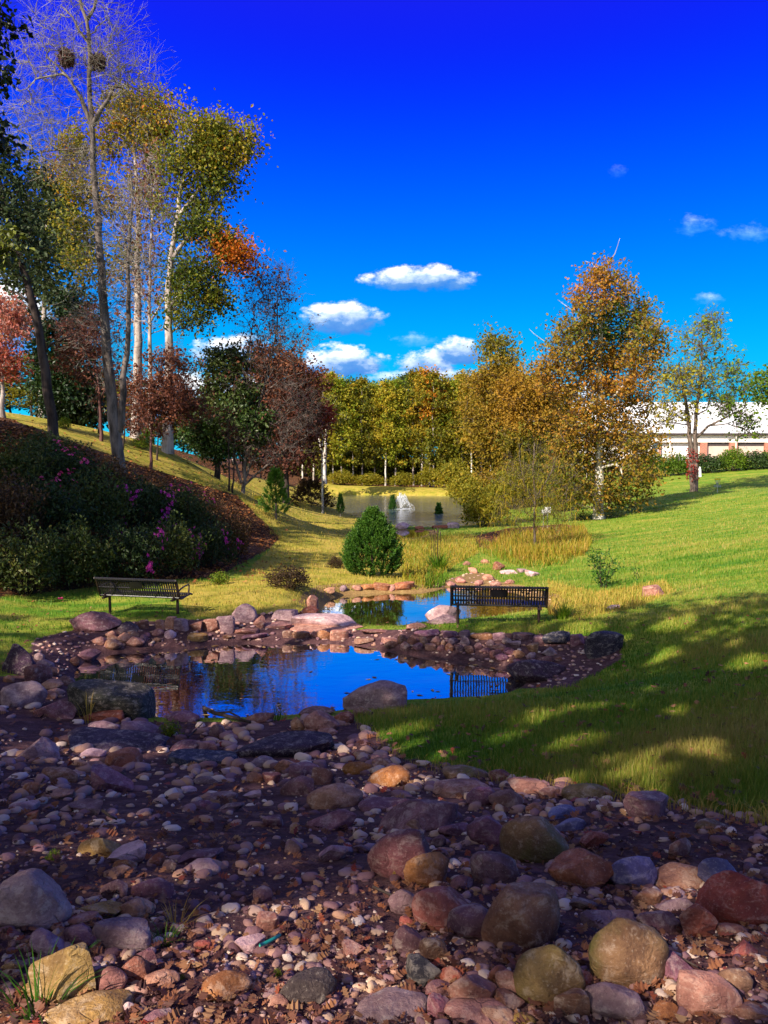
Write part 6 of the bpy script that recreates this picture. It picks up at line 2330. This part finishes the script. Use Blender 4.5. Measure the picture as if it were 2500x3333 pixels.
def grass():
    rng = np.random.default_rng(970)

    def blades(name, P, h, w, tint, mat, label, bend=.5, kind='stuff', cat='grass'):
        n = len(P)
        a = rng.random(n) * 6.283
        side = np.stack([np.cos(a), np.sin(a), np.zeros(n)], 1)
        b = a + 1.57 + rng.normal(size=n) * .6
        lean = np.stack([np.cos(b), np.sin(b), np.zeros(n)], 1) * (rng.random(n) * bend)[:, None]
        z = np.stack([P[:, 0], P[:, 1], HG(P[:, 0], P[:, 1]) - .01], 1)
        upv = np.array((0, 0, 1.))
        mid = z + (upv + lean * .45) * (h * .55)[:, None]
        top = z + (upv * (1 - .25 * np.linalg.norm(lean, axis=1, keepdims=True)) + lean) * h[:, None]
        ww = (w * .5)[:, None]
        V = np.stack([z - side * ww, z + side * ww, mid + side * ww * .75, mid - side * ww * .75, top], 1)
        i = np.arange(n)[:, None] * 5
        Fq = np.concatenate([i + np.array([[0, 1, 2, 3]]), i + np.array([[3, 2, 4, 4]])], 0)
        # two meshes' worth of faces in one: quads then triangles
        V = V.reshape(-1, 3)
        me = bpy.data.meshes.new(name)
        me.vertices.add(len(V))
        me.vertices.foreach_set('co', V.astype(np.float32).ravel())
        q = (i + np.array([[0, 1, 2, 3]])).ravel()
        t = (i + np.array([[3, 2, 4]])).ravel()
        me.loops.add(len(q) + len(t))
        me.loops.foreach_set('vertex_index', np.concatenate([q, t]).astype(np.int32))
        me.polygons.add(2 * n)
        me.polygons.foreach_set('loop_start', np.concatenate([np.arange(n) * 4, 4 * n + np.arange(n) * 3]).astype(np.int32))
        me.attributes.new('tint', 'FLOAT', 'POINT').data.foreach_set('value', np.repeat(tint, 5).astype(np.float32))
        me.update(calc_edges=True)
        me.materials.append(mat)
        o = bpy.data.objects.new(name, me)
        COL.objects.link(o)
        tag(o, label, cat, kind=kind)
        return o
    G_LAWN = leaf_mat('lawn grass', [(.030, .105, .006), (.070, .185, .010), (.16, .24, .020), (.33, .30, .05), (.40, .29, .09)], .35, .5, .7, .5)
    G_DRY = leaf_mat('dry grass', [(.11, .18, .012), (.28, .26, .03), (.46, .34, .07), (.48, .26, .06)], .35, .6, .6, .5)
    G_REED = leaf_mat('marsh grass', [(.06, .17, .010), (.17, .24, .015), (.36, .27, .025), (.44, .24, .05)], .4, .5, .5, .3)

    def clumpy(x, y):
        return .5 + .5 * np.sin(x * .9 + 2 * np.sin(y * .6)) * np.sin(y * 1.1 + 1.5 * np.sin(x * .7))
    p = np.vstack([scatter_px(rng, 60000, -60, 2560, 2040, 2700), scatter_px(rng, 70000, 1150, 2560, 2100, 2720), scatter_px(rng, 45000, -60, 2560, 1560, 2060), scatter_px(rng, 40000, 1250, 2560, 1540, 2100)])
    _, cr, sa, hi, dr = zones(p[:, 0], p[:, 1])
    wf = water_free(p[:, 0], p[:, 1])
    lawn = ~cr & ~sa & ~hi & ~dr & wf & (p[:, 1] < 110)
    q = p[lawn]
    c = clumpy(q[:, 0], q[:, 1])
    dist = q[:, 1]
    h = (.045 + .04 * rng.random(len(q))) * np.where(dist < 14, .8 + .9 * c, 1.0) * np.clip(dist / 14, 1, 1.6) * np.clip(sdist(NEAR_POND, q[:, 0], q[:, 1]) / 1.2, .35, 1)
    w = .0045 * np.clip(dist / 6, .8, 9)
    blades('lawn_grass', q, h, w, np.clip(.55 * c + .24 + rng.normal(size=len(q)) * .16, 0, 1), G_LAWN, 'mown green and straw-coloured lawn sloping up from the ponds')
    q = p[dr & wf & ~cr & (p[:, 1] < 110)]
    h = (.05 + .06 * rng.random(len(q))) * np.clip(q[:, 1] / 18, 1, 1.6)
    blades('dry_grass', q, h, .005 * np.clip(q[:, 1] / 6, 1, 9), np.clip(.5 + rng.normal(size=len(q)) * .2, 0, 1), G_DRY, 'straw-coloured grass of the path and banks')
    # ragged grass at the rocks' edge
    e = scatter_px(rng, 9000, 1000, 2560, 2350, 2720)
    _, cr, sa, hi, dr = zones(e[:, 0], e[:, 1])
    e = e[cr]
    _, c2, *_r = zones(e[:, 0], e[:, 1] + .45)
    e = e[~c2 & water_free(e[:, 0], e[:, 1])]
    blades('dry_edge_grass', e, .05 + .09 * rng.random(len(e)), np.full(len(e), .005), np.clip(.65 + rng.normal(size=len(e)) * .2, 0, 1), G_DRY, 'withered grass creeping over the edge of the rocks', 1.1)
    # tall marsh grass between the ponds and the lake
    M = [(1300, 1750), (1500, 1735), (1600, 1770), (1760, 1760), (1900, 1800), (1830, 1840), (1700, 1850), (1560, 1800), (1470, 1850), (1400, 1915), (1310, 1890)]
    p = scatter_px(rng, 16000, 1280, 1920, 1715, 1930)
    px, py = project(p[:, 0], p[:, 1], HG(p[:, 0], p[:, 1]))
    p = p[inside(M, px, py) & water_free(p[:, 0], p[:, 1]) & (p[:, 1] > 22)]
    blades('marsh_grass', p, .14 + .26 * rng.random(len(p)) ** 1.5, np.full(len(p), .024), np.clip(.55 + rng.normal(size=len(p)) * .22, 0, 1), G_REED, 'knee-high yellow-green marsh grass along the creek', 1.4)
    p = scatter_px(rng, 2400, 1380, 1580, 1840, 1920)
    px, py = project(p[:, 0], p[:, 1], HG(p[:, 0], p[:, 1]))
    p = p[inside([(1330, 1880), (1420, 1850), (1460, 1880), (1440, 1915), (1350, 1915)], px, py) & water_free(p[:, 0], p[:, 1])]
    blades('waterside_grass', p, .12 + .2 * rng.random(len(p)), np.full(len(p), .022), np.clip(.05 + .2 * rng.random(len(p)), 0, 1), G_REED, 'vivid green grass at the head of the second pond', .9)
    # uncut straw tufts right of the second pond
    p = scatter_px(rng, 5000, 1770, 2220, 1880, 2030)
    px, py = project(p[:, 0], p[:, 1], HG(p[:, 0], p[:, 1]))
    p = p[inside(Z_DRYR, px, py) & water_free(p[:, 0], p[:, 1])]
    blades('straw_grass', p, .06 + .18 * rng.random(len(p)) ** 2, np.full(len(p), .014), np.clip(.5 + rng.normal(size=len(p)) * .25, 0, 1), G_DRY, 'long uncut straw grass beside the second pond', .9)
    p = scatter_px(rng, 9000, 1580, 1930, 1700, 1830)
    p = p[water_free(p[:, 0], p[:, 1]) & (p[:, 1] > 28)]
    px, py = project(p[:, 0], p[:, 1], HG(p[:, 0], p[:, 1]))
    p = p[inside([(1590, 1790), (1640, 1740), (1900, 1715), (1930, 1770), (1900, 1810), (1700, 1830)], px, py)]
    blades('sedge_grass', p, .15 + .5 * rng.random(len(p)) ** 2, np.full(len(p), .028), np.clip(.7 + rng.normal(size=len(p)) * .2, 0, 1), G_REED, 'tall straw sedge under the weeping tree', .6)
    return G_REED, G_DRY, G_LAWN


G_REED, G_DRY, G_LAWN = grass()


def tufts():
    """single clumps one can point at"""
    rng = np.random.default_rng(980)

    def clump(name, label, cat, px, py, n, h, spread, w, tint, mat, seedheads=0, d=None):
        p = hit(px, py)
        e = thing(name, p, label, cat)
        a = rng.random(n) * 6.283
        r = spread * rng.random(n) ** .5 * .35
        base = np.stack([r * np.cos(a), r * np.sin(a), np.full(n, -.03)], 1)
        hh = h * rng.uniform(.55, 1.1, n)
        out = np.stack([np.cos(a), np.sin(a), np.zeros(n)], 1)
        k = 5
        rows = []
        sd = np.stack([-np.sin(a), np.cos(a), np.zeros(n)], 1) * w * .5
        fl = rng.uniform(.3, 1.0, n)
        for i in range(k):
            s = i / (k - 1)
            c = base + np.array((0, 0, 1.)) * (hh * (s - .28 * fl * s ** 3))[:, None] + out * (spread * fl * s ** 2)[:, None]
            ws = 1 - s ** 2 * .95
            rows += [c - sd * ws, c + sd * ws]
        V = np.stack(rows, 1)
        q = np.array([[2 * i, 2 * i + 1, 2 * i + 3, 2 * i + 2] for i in range(k - 1)])
        Fq = (np.arange(n)[:, None, None] * 2 * k + q[None]).reshape(-1, 4)
        mk('foliage', V.reshape(-1, 3), Fq, mat, e, attrs={'tint': np.repeat(np.clip(tint + rng.normal(size=n) * .12, 0, 1), 2 * k)})
        if seedheads:
            m = MB()
            for i in range(seedheads):
                aa = rng.random() * 6.28
                rr = spread * .3 * rng.random()
                x, y = rr * math.cos(aa), rr * math.sin(aa)
                H1 = h * rng.uniform(1.2, 1.75)
                m.tube([(x, y, 0), (x * 1.3, y * 1.3, H1)], .008, 4)
                m.tube([(x * 1.3, y * 1.3, H1 - .02), (x * 1.32, y * 1.32, H1 + .03), (x * 1.34, y * 1.34, H1 + .15), (x * 1.35, y * 1.35, H1 + .18)], [.006, .017, .017, .004], 6)
            m.build('seed_head', RUSTY, e)
        return e
    clump('cattail', 'cattail clump with tall dark seed heads at the creek mouth', 'plant', 1425, 1860, 150, .85, .75, .035, .12, G_REED, 9)
    clump('grass_tuft', 'bright green grass tuft growing behind the shady bench', 'plant', 1832, 2012, 110, .42, .34, .014, .12, G_REED)
    clump('grass_tuft', 'orange-tinged grass tuft beside the bench end', 'plant', 1800, 2000, 90, .46, .30, .010, .95, G_DRY)
    clump('grass_tuft', 'green grass tuft sprouting beside the large mustard boulder', 'plant', 120, 3290, 46, .20, .17, .006, .08, G_LAWN)
    clump('grass_tuft', 'pale dry grass spray beside the brick-red stone', 'plant', 285, 2350, 14, .42, .26, .008, .7, G_DRY)
    clump('grass_tuft', 'small green tuft among leaves below the square-cut grey block', 'plant', 535, 3070, 40, .10, .08, .005, .1, G_LAWN)
    clump('grass_tuft', 'dry wispy tuft above the small green one', 'plant', 570, 3020, 40, .12, .12, .004, .75, G_DRY)
    clump('pond_weed', 'dark seedy weeds at the pond edge left of the white-crusted boulder', 'plant', 905, 2345, 18, .34, .16, .010, .1, G_LAWN)
    clump('pond_weed', 'thin dark weeds rising right of the white-crusted boulder', 'plant', 1375, 2262, 12, .34, .14, .010, .1, G_LAWN)
    clump('pond_weed', 'dark weeds at the waterline in front of the reflected sky', 'plant', 1050, 2310, 12, .26, .12, .010, .1, G_LAWN)
    for i, (px, py, h, lb) in enumerate(((1962, 1912, .95, 'leafy green sapling shrub in the dry grass right of the pond'), (2085, 1885, .5, 'thin dry weed stalk in the lawn'))):
        p = hit(px, py)
        e = thing('sapling_shrub', p, lb, 'shrub')
        n = 9 if i == 0 else 2
        A = np.zeros((n, 3)) + rng.normal(size=(n, 3)) * .05
        A[:, 2] = -.03
        E = np.stack([rng.normal(size=n) * .22, rng.normal(size=n) * .22, h * rng.uniform(.6, 1.1, n)], 1)
        V, Fq = twigs_np(A, (A + E) / 2 + rng.normal(size=A.shape) * .03, E, np.full(n, .010), np.full(n, .004))
        mk('stem', V, Fq, BARK_DARK, e)
        N = 620 if i == 0 else 30
        k = rng.integers(0, n, N)
        s = rng.uniform(.12, 1.05, (N, 1))
        pos = A[k] * (1 - s) + E[k] * s + rng.normal(size=(N, 3)) * .075
        V, Fq, t = leaves_np(rng, pos, .085, np.full(N, .4) + rng.normal(size=N) * .15, .4, .1)
        mk('foliage', V, Fq, L_JUN, e, attrs={'tint': np.clip(t, 0, 1)})


tufts()


# ------------------------------------------------------------------ building on the rise
def building():
    d = 130.0
    WALL = simple_mat('white painted wall', (.80, .74, .70), .7, 0, .04, 2)
    PANEL = simple_mat('pink beige panel', (.62, .44, .37), .7, 0, .06, 1.5)
    TRIM_SHADOW = simple_mat('dark eave trim and painted shadow', (.05, .035, .035), .6, 0, .1, 3)
    GLASS = simple_mat('window glass', (.05, .08, .10), .08, 0, .1, 3)
    m, g = new_mat('white metal roof')
    geo = g.n('ShaderNodeNewGeometry')
    sx = g.n('ShaderNodeSeparateXYZ', ins={0: geo.outputs['Position']})
    w = g.math('FRACT', g.math('MULTIPLY', sx.outputs[0], 1.6))
    rib = g.math('GREATER_THAN', w, .93)
    b = g.n('ShaderNodeBsdfPrincipled', ins={'Base Color': g.mix(rib, (.78, .77, .79), (.66, .64, .66)), 'Roughness': .45})
    finish(g, b.outputs[0])
    ROOF = m
    m, g = new_mat('red brick')
    geo = g.n('ShaderNodeNewGeometry')
    mp = g.n('ShaderNodeMapping', ins={0: geo.outputs['Position']})
    mp.inputs['Rotation'].default_value = (math.pi / 2, 0, 0)
    br = g.n('ShaderNodeTexBrick', ins={'Vector': mp.outputs[0], 'Scale': 2.0, 'Color1': (.40, .12, .06, 1), 'Color2': (.30, .08, .045, 1), 'Mortar': (.5, .42, .36, 1)})
    b = g.n('ShaderNodeBsdfPrincipled', ins={'Base Color': br.outputs[0], 'Roughness': .85})
    finish(g, b.outputs[0])
    BRICK = m
    L, R = at(1770, 1480, d)[0], at(2950, 1480, d)[0]
    base = H(np.array([at(2300, 1480, d)[0]]), np.array([d]))[0] - .6
    ze = at(2300, 1412, d)[2]
    zf = at(2300, 1440, d)[2]
    zr = at(2300, 1309, d + 13)[2]
    e = thing('long_building', ((L + R) / 2, d, base), 'long low building with bright white metal roof and brick pilasters on the rise', 'building')
    hw = (R - L) / 2
    zz = lambda z: z - base
    mb = MB()
    mb.box((0, 13, zz(ze) / 2), (2 * hw, 25.4, zz(ze)))
    mb.build('wall', WALL, e)
    mb = MB()
    V = [(-hw - .6, -.9, zz(ze) + .10), (hw + .6, -.9, zz(ze) + .10), (hw + .6, 13, zz(zr)), (-hw - .6, 13, zz(zr)), (hw + .6, 27, zz(ze) + .10), (-hw - .6, 27, zz(ze) + .10)]
    V2 = [(x, y, z - .18) for x, y, z in V]
    mb.add(V + V2, [(0, 1, 2, 3), (3, 2, 4, 5), (7, 6, 9, 8), (8, 9, 11, 10), (0, 6, 7, 1), (5, 4, 10, 11), (1, 7, 8, 2), (2, 8, 10, 4), (3, 9, 6, 0), (5, 11, 9, 3)])
    mb.build('roof', ROOF, e)
    mb = MB()
    mb.box((0, -.95, zz(ze) - .06), (2 * hw + 1.2, .10, .30))
    mb.build('eave_trim', TRIM_SHADOW, e)
    mb = MB()
    mb.box((0, -.18, (zz(ze) - .25 + zz(zf)) / 2), (2 * hw, .36, zz(ze) - .25 - zz(zf)))
    mb.build('fascia', WALL, e)

    def X(px):
        return at(px, 1450, d)[0] - (L + R) / 2
    for a, b_ in ((2278, 2298), (2372, 2396), (2486, 2512), (2600, 2624), (2714, 2738)):
        mb = MB()
        mb.box(((X(a) + X(b_)) / 2, -.30, zz(zf) / 2), (X(b_) - X(a), .60, zz(zf) - .004))
        mb.build('pilaster', BRICK, e)
    for a, b_ in ((2299, 2371), (2397, 2485), (2513, 2599), (2625, 2713)):
        mb = MB()
        mb.box(((X(a) + X(b_)) / 2, -.06, (zz(zf) - .62) / 2), (X(b_) - X(a), .12, zz(zf) - .62))
        mb.build('panel', PANEL, e)
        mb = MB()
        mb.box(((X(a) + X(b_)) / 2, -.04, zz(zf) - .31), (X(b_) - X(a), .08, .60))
        mb.build('painted_shadow_band', TRIM_SHADOW, e)  # dark strip painted in as the shade above the recessed panels
    mb = MB()
    mb.box((X(2132), -.05, zz(at(0, 1452, d)[2])), (1.15, .10, 2.3))
    f = mb.build('window', WALL, e)
    mb = MB()
    mb.box((0, 0, 0), (.85, .04, 2.0))
    mb.build('pane', GLASS, f, loc=(X(2132), -.115, zz(at(0, 1452, d)[2])))
    mb = MB()
    mb.box((X(2147), -.07, zz(at(0, 1455, d)[2])), (.45, .14, 3.2))
    mb.build('brick_quoin', BRICK, e)
    mb = MB()
    for px in (2178, 2390):
        mb.tube([(X(px), -.40 if px < 2300 else -.68, zz(ze) - .3), (X(px), -.40 if px < 2300 else -.68, .1)], .07, 6)
    mb.build('downspout', WALL, e)


building()


# ------------------------------------------------------------------ small things
def small_things():
    YEL = simple_mat('yellow painted metal', (.75, .55, .02), .45, 0, .08, 10)
    ZINC = simple_mat('galvanised steel', (.45, .46, .47), .4, .8, .1, 20)
    WHITE = simple_mat('white paint', (.80, .79, .76), .6, 0, .05, 10)
    # disc golf basket
    p = hit(2335, 1603)
    s = 47 * p[1] / F / 1.42
    e = thing('disc_golf_basket', p, 'disc golf basket with a yellow band and hanging chains on the lawn', 'disc golf basket')
    e.scale = (s, s, s)
    m = MB()
    m.tube([(0, 0, -.2), (0, 0, 1.42)], .028, 8)
    m.build('pole', ZINC, e)
    m = MB()
    a = np.linspace(0, 2 * math.pi, 25)
    m.tube(np.stack([.27 * np.cos(a), .27 * np.sin(a), np.full(25, 1.32)], 1), .018, 6, False)
    for z in (1.28, 1.36):
        m.tube(np.stack([.275 * np.cos(a), .275 * np.sin(a), np.full(25, z)], 1), .03, 6, False)
    m.tube([(-.27, 0, 1.38), (.27, 0, 1.38)], .015, 6)
    m.tube([(0, -.27, 1.38), (0, .27, 1.38)], .015, 6)
    m.build('band', YEL, e)
    for k in range(12):
        m = MB()
        an = k * math.pi / 6
        c, s_ = math.cos(an), math.sin(an)
        m.tube([(.25 * c, .25 * s_, 1.29), (.17 * c, .17 * s_, 1.02), (.07 * c, .07 * s_, .80)], .010, 4)
        m.build('chain', ZINC, e)
    m = MB()
    for z, r in ((.72, .33), (.62, .32), (.54, .30)):
        m.tube(np.stack([r * np.cos(a), r * np.sin(a), np.full(25, z)], 1), .012, 5, False)
    for k in range(20):
        an = k * math.pi / 10
        m.tube([(.33 * math.cos(an), .33 * math.sin(an), .72), (.30 * math.cos(an), .30 * math.sin(an), .54), (0, 0, .52)], .007, 4)
    m.build('basket', ZINC, e)
    # white marker on the crest
    p = hit(2278, 1534)
    p = at(2278, 1530, 93)
    p[2] = float(H(p[0:1], p[1:2])[0])
    m = MB()
    m.tube([(0, 0, -.2), (0, 0, .25), (0, 0, .85), (0, 0, 1.05), (0, 0, 1.2)], [.24, .22, .16, .10, .03], 10)
    o = m.build('marker_post', WHITE, None, True, loc=p)
    tag(o, 'small white tapered post at the hedge behind the two-stemmed tree', 'post')
    # two white signs in the marsh
    for i, (px, py, w, h, lb) in enumerate(((1783, 1660, 20, 20, 'larger of two small white signs left of the sycamore trunk'), (1769, 1664, 12, 12, 'smaller of two small white signs left of the sycamore trunk'))):
        d = 50.0
        c = at(px, py, d)
        gz = float(H(c[0:1], c[1:2])[0])
        e = thing('small_sign', (c[0], c[1], gz), lb, 'sign', 'white signs in the marsh')
        m = MB()
        m.box((0, -.035, c[2] - gz), (w * d / F, .02, h * d / F), bev=.004)
        m.build('sign_board', WHITE, e)
        m = MB()
        m.tube([(0, 0, -.2), (0, 0, c[2] - gz + .1)], .022, 6)
        m.build('post', ZINC, e)
    # yellow marker on the bank
    p = hit(840, 1640)
    e = thing('bank_marker', p, 'small yellow marker board on the leaf-strewn bank', 'marker')
    m = MB()
    m.box((0, -.03, .32), (.36, .03, .15), .15, bev=.006)
    m.build('board', YEL, e)
    m = MB()
    m.tube([(0, 0, -.2), (0, 0, .32)], .02, 6)
    m.build('stake', RUSTY, e)
    # pink flower fallen on the grass
    rng = np.random.default_rng(5)
    p = hit(197, 1957)
    V, Fs, n0 = [], [], 0
    for k in range(14):
        an = k * 2.4
        tl = .25 + .8 * (k / 14)
        dr = np.array((math.cos(an) * math.cos(tl), math.sin(an) * math.cos(tl), math.sin(tl)))
        sd = unit(np.cross(dr, (0, 0, 1.)))
        r = .085
        V += [(0, 0, .015), dr * r * .7 + sd * r * .4, dr * r * 1.05, dr * r * .7 - sd * r * .4]
        Fs.append((n0, n0 + 1, n0 + 2, n0 + 3))
        n0 += 4
    o = mk('fallen_blossom', np.array(V), Fs, FLOWER, attrs={'tint': np.repeat(rng.random(14), 4)}, loc=p + np.array((0, 0, .03)))
    tag(o, 'single bright pink blossom lying on the sunlit grass strip', 'flower')
    # green strap in the gravel
    p = hit(875, 3100)
    m = MB()
    q = [hit(x, y) - p + np.array((0, 0, .035)) for x, y in ((846, 3110), (862, 3104), (885, 3092), (912, 3076))]
    for a, b in zip(q[:-1], q[1:]):
        pass
    m.tube(q, .006, 6)
    o = m.build('garden_tie', simple_mat('teal plastic', (.02, .30, .22), .4, 0, .1, 30), None, True, loc=p)
    tag(o, 'thin teal plastic tie lying across the sunlit gravel', 'plastic tie')
    # driftwood and sticks
    W = BARK_DARK
    for nm, lb, pts, r in (('driftwood_branch', 'dark forked driftwood branch at the pond edge behind the black slab', [(592, 2312), (640, 2325), (700, 2338), (760, 2352), (815, 2368)], .035),
                           ('fallen_stick', 'thin crooked stick leaning in the stones by the broad-leaved weed', [(612, 2412), (640, 2385), (662, 2362)], .012),
                           ('fallen_stick', 'pale twig lying by the red-brown hump-backed boulder', [(1215, 2915), (1290, 2950), (1370, 2958)], .006),
                           ('fallen_stick', 'bleached twig lying beyond the moss-olive boulder', [(2130, 3118), (2190, 3140), (2270, 3185)], .006),
                           ('fallen_stick', 'short brown stick in the leaves near the mustard-coloured block', [(335, 2660), (360, 2680), (380, 2690)], .010)):
        p = hit(*pts[0])
        q = [hit(x, y) - p + np.array((0, 0, r + .03 + (.10 if nm == 'driftwood_branch' and i in (0, 1) else 0))) for i, (x, y) in enumerate(pts)]
        m = MB()
        m.tube(q, np.linspace(r, r * .45, len(q)), 7)
        if nm == 'driftwood_branch':
            m.tube([q[1], q[1] + np.array((.12, .1, .14)), q[1] + np.array((.16, .12, .26))], [.02, .014, .008], 6)
            m.tube([q[2], q[2] + np.array((.2, -.1, .05)), q[2] + np.array((.35, -.2, .02))], [.02, .014, .008], 6)
        o = m.build(nm, W, None, True, loc=p)
        tag(o, lb, 'branch' if nm == 'driftwood_branch' else 'stick')


small_things()


def fountain():
    rng = np.random.default_rng(1001)
    c = at(1305, 1655, 77)
    c[2] = -1.3
    e = thing('fountain', c, 'white fountain spraying from the middle of the lake', 'fountain')
    e.scale = (.52, .52, .72)
    m, g = new_mat('water spray')
    d = g.n('ShaderNodeBsdfDiffuse', ins={0: (.92, .93, .95, 1)})
    t = g.n('ShaderNodeBsdfTranslucent', ins={0: (.92, .93, .95, 1)})
    mx = g.n('ShaderNodeMixShader', ins={0: .5, 1: d.outputs[0], 2: t.outputs[0]})
    finish(g, mx.outputs[0])
    # droplets along ballistic arcs, denser near the nozzle
    V, n0 = [], 0
    N = 5200
    arc = rng.integers(0, 46, N)
    az = arc * 2.399
    tilt = .04 + .34 * ((arc * 7919) % 46 / 46.0) ** 2
    s = rng.random(N) ** .8
    hmax = (2.3 - 3.6 * tilt) * (.75 + .35 * ((arc * 31) % 17 / 17.0))
    reach = 1.0 + 3.4 * tilt
    r = reach * s * 1.0 + rng.normal(size=N) * .05
    z = hmax * 4 * s * (1 - s) * (.9 + .1 * rng.random(N)) + rng.normal(size=N) * .04
    # the breeze carries the fall to the right
    x = r * np.cos(az) + .55 * s ** 2
    y = r * np.sin(az)
    P = np.stack([x, y, np.maximum(z, .02)], 1)
    sz = rng.uniform(.015, .042, N) * (1.25 - .5 * s)
    tet = np.array([(1, 0, -.7), (-.5, .87, -.7), (-.5, -.87, -.7), (0, 0, 1.8)])
    VV = P[:, None] + tet[None] * sz[:, None, None]
    f = np.array([[0, 2, 1], [0, 1, 3], [1, 2, 3], [2, 0, 3]])
    Fq = (np.arange(N)[:, None, None] * 4 + f[None]).reshape(-1, 3)
    o = mk('spray', VV.reshape(-1, 3), Fq, m, e)
    o['kind'] = 'stuff'
    # ring of broken white water
    N = 1500
    a = rng.random(N) * 6.283
    rr = 1.7 * rng.random(N) ** .5
    P = np.stack([rr * np.cos(a) * 1.25, rr * np.sin(a), np.full(N, .015)], 1)
    A = rng.random(N) * 6.28
    dx = np.stack([np.cos(A), np.sin(A) * .6, np.zeros(N)], 1) * rng.uniform(.03, .12, (N, 1))
    dy = np.stack([-np.sin(A), np.cos(A) * .6, rng.uniform(.1, .5, N)], 1) * rng.uniform(.03, .10, (N, 1))
    VV = np.stack([P - dx, P + dy, P + dx, P - dy * .2], 1)
    o = mk('splash_foam', VV.reshape(-1, 3), np.arange(N * 4).reshape(-1, 4), m, e)
    m2 = MB()
    m2.tube([(0, 0, -.3), (0, 0, .05), (0, 0, .10)], [.28, .28, .08], 12)
    m2.build('float', METAL, e)


fountain()
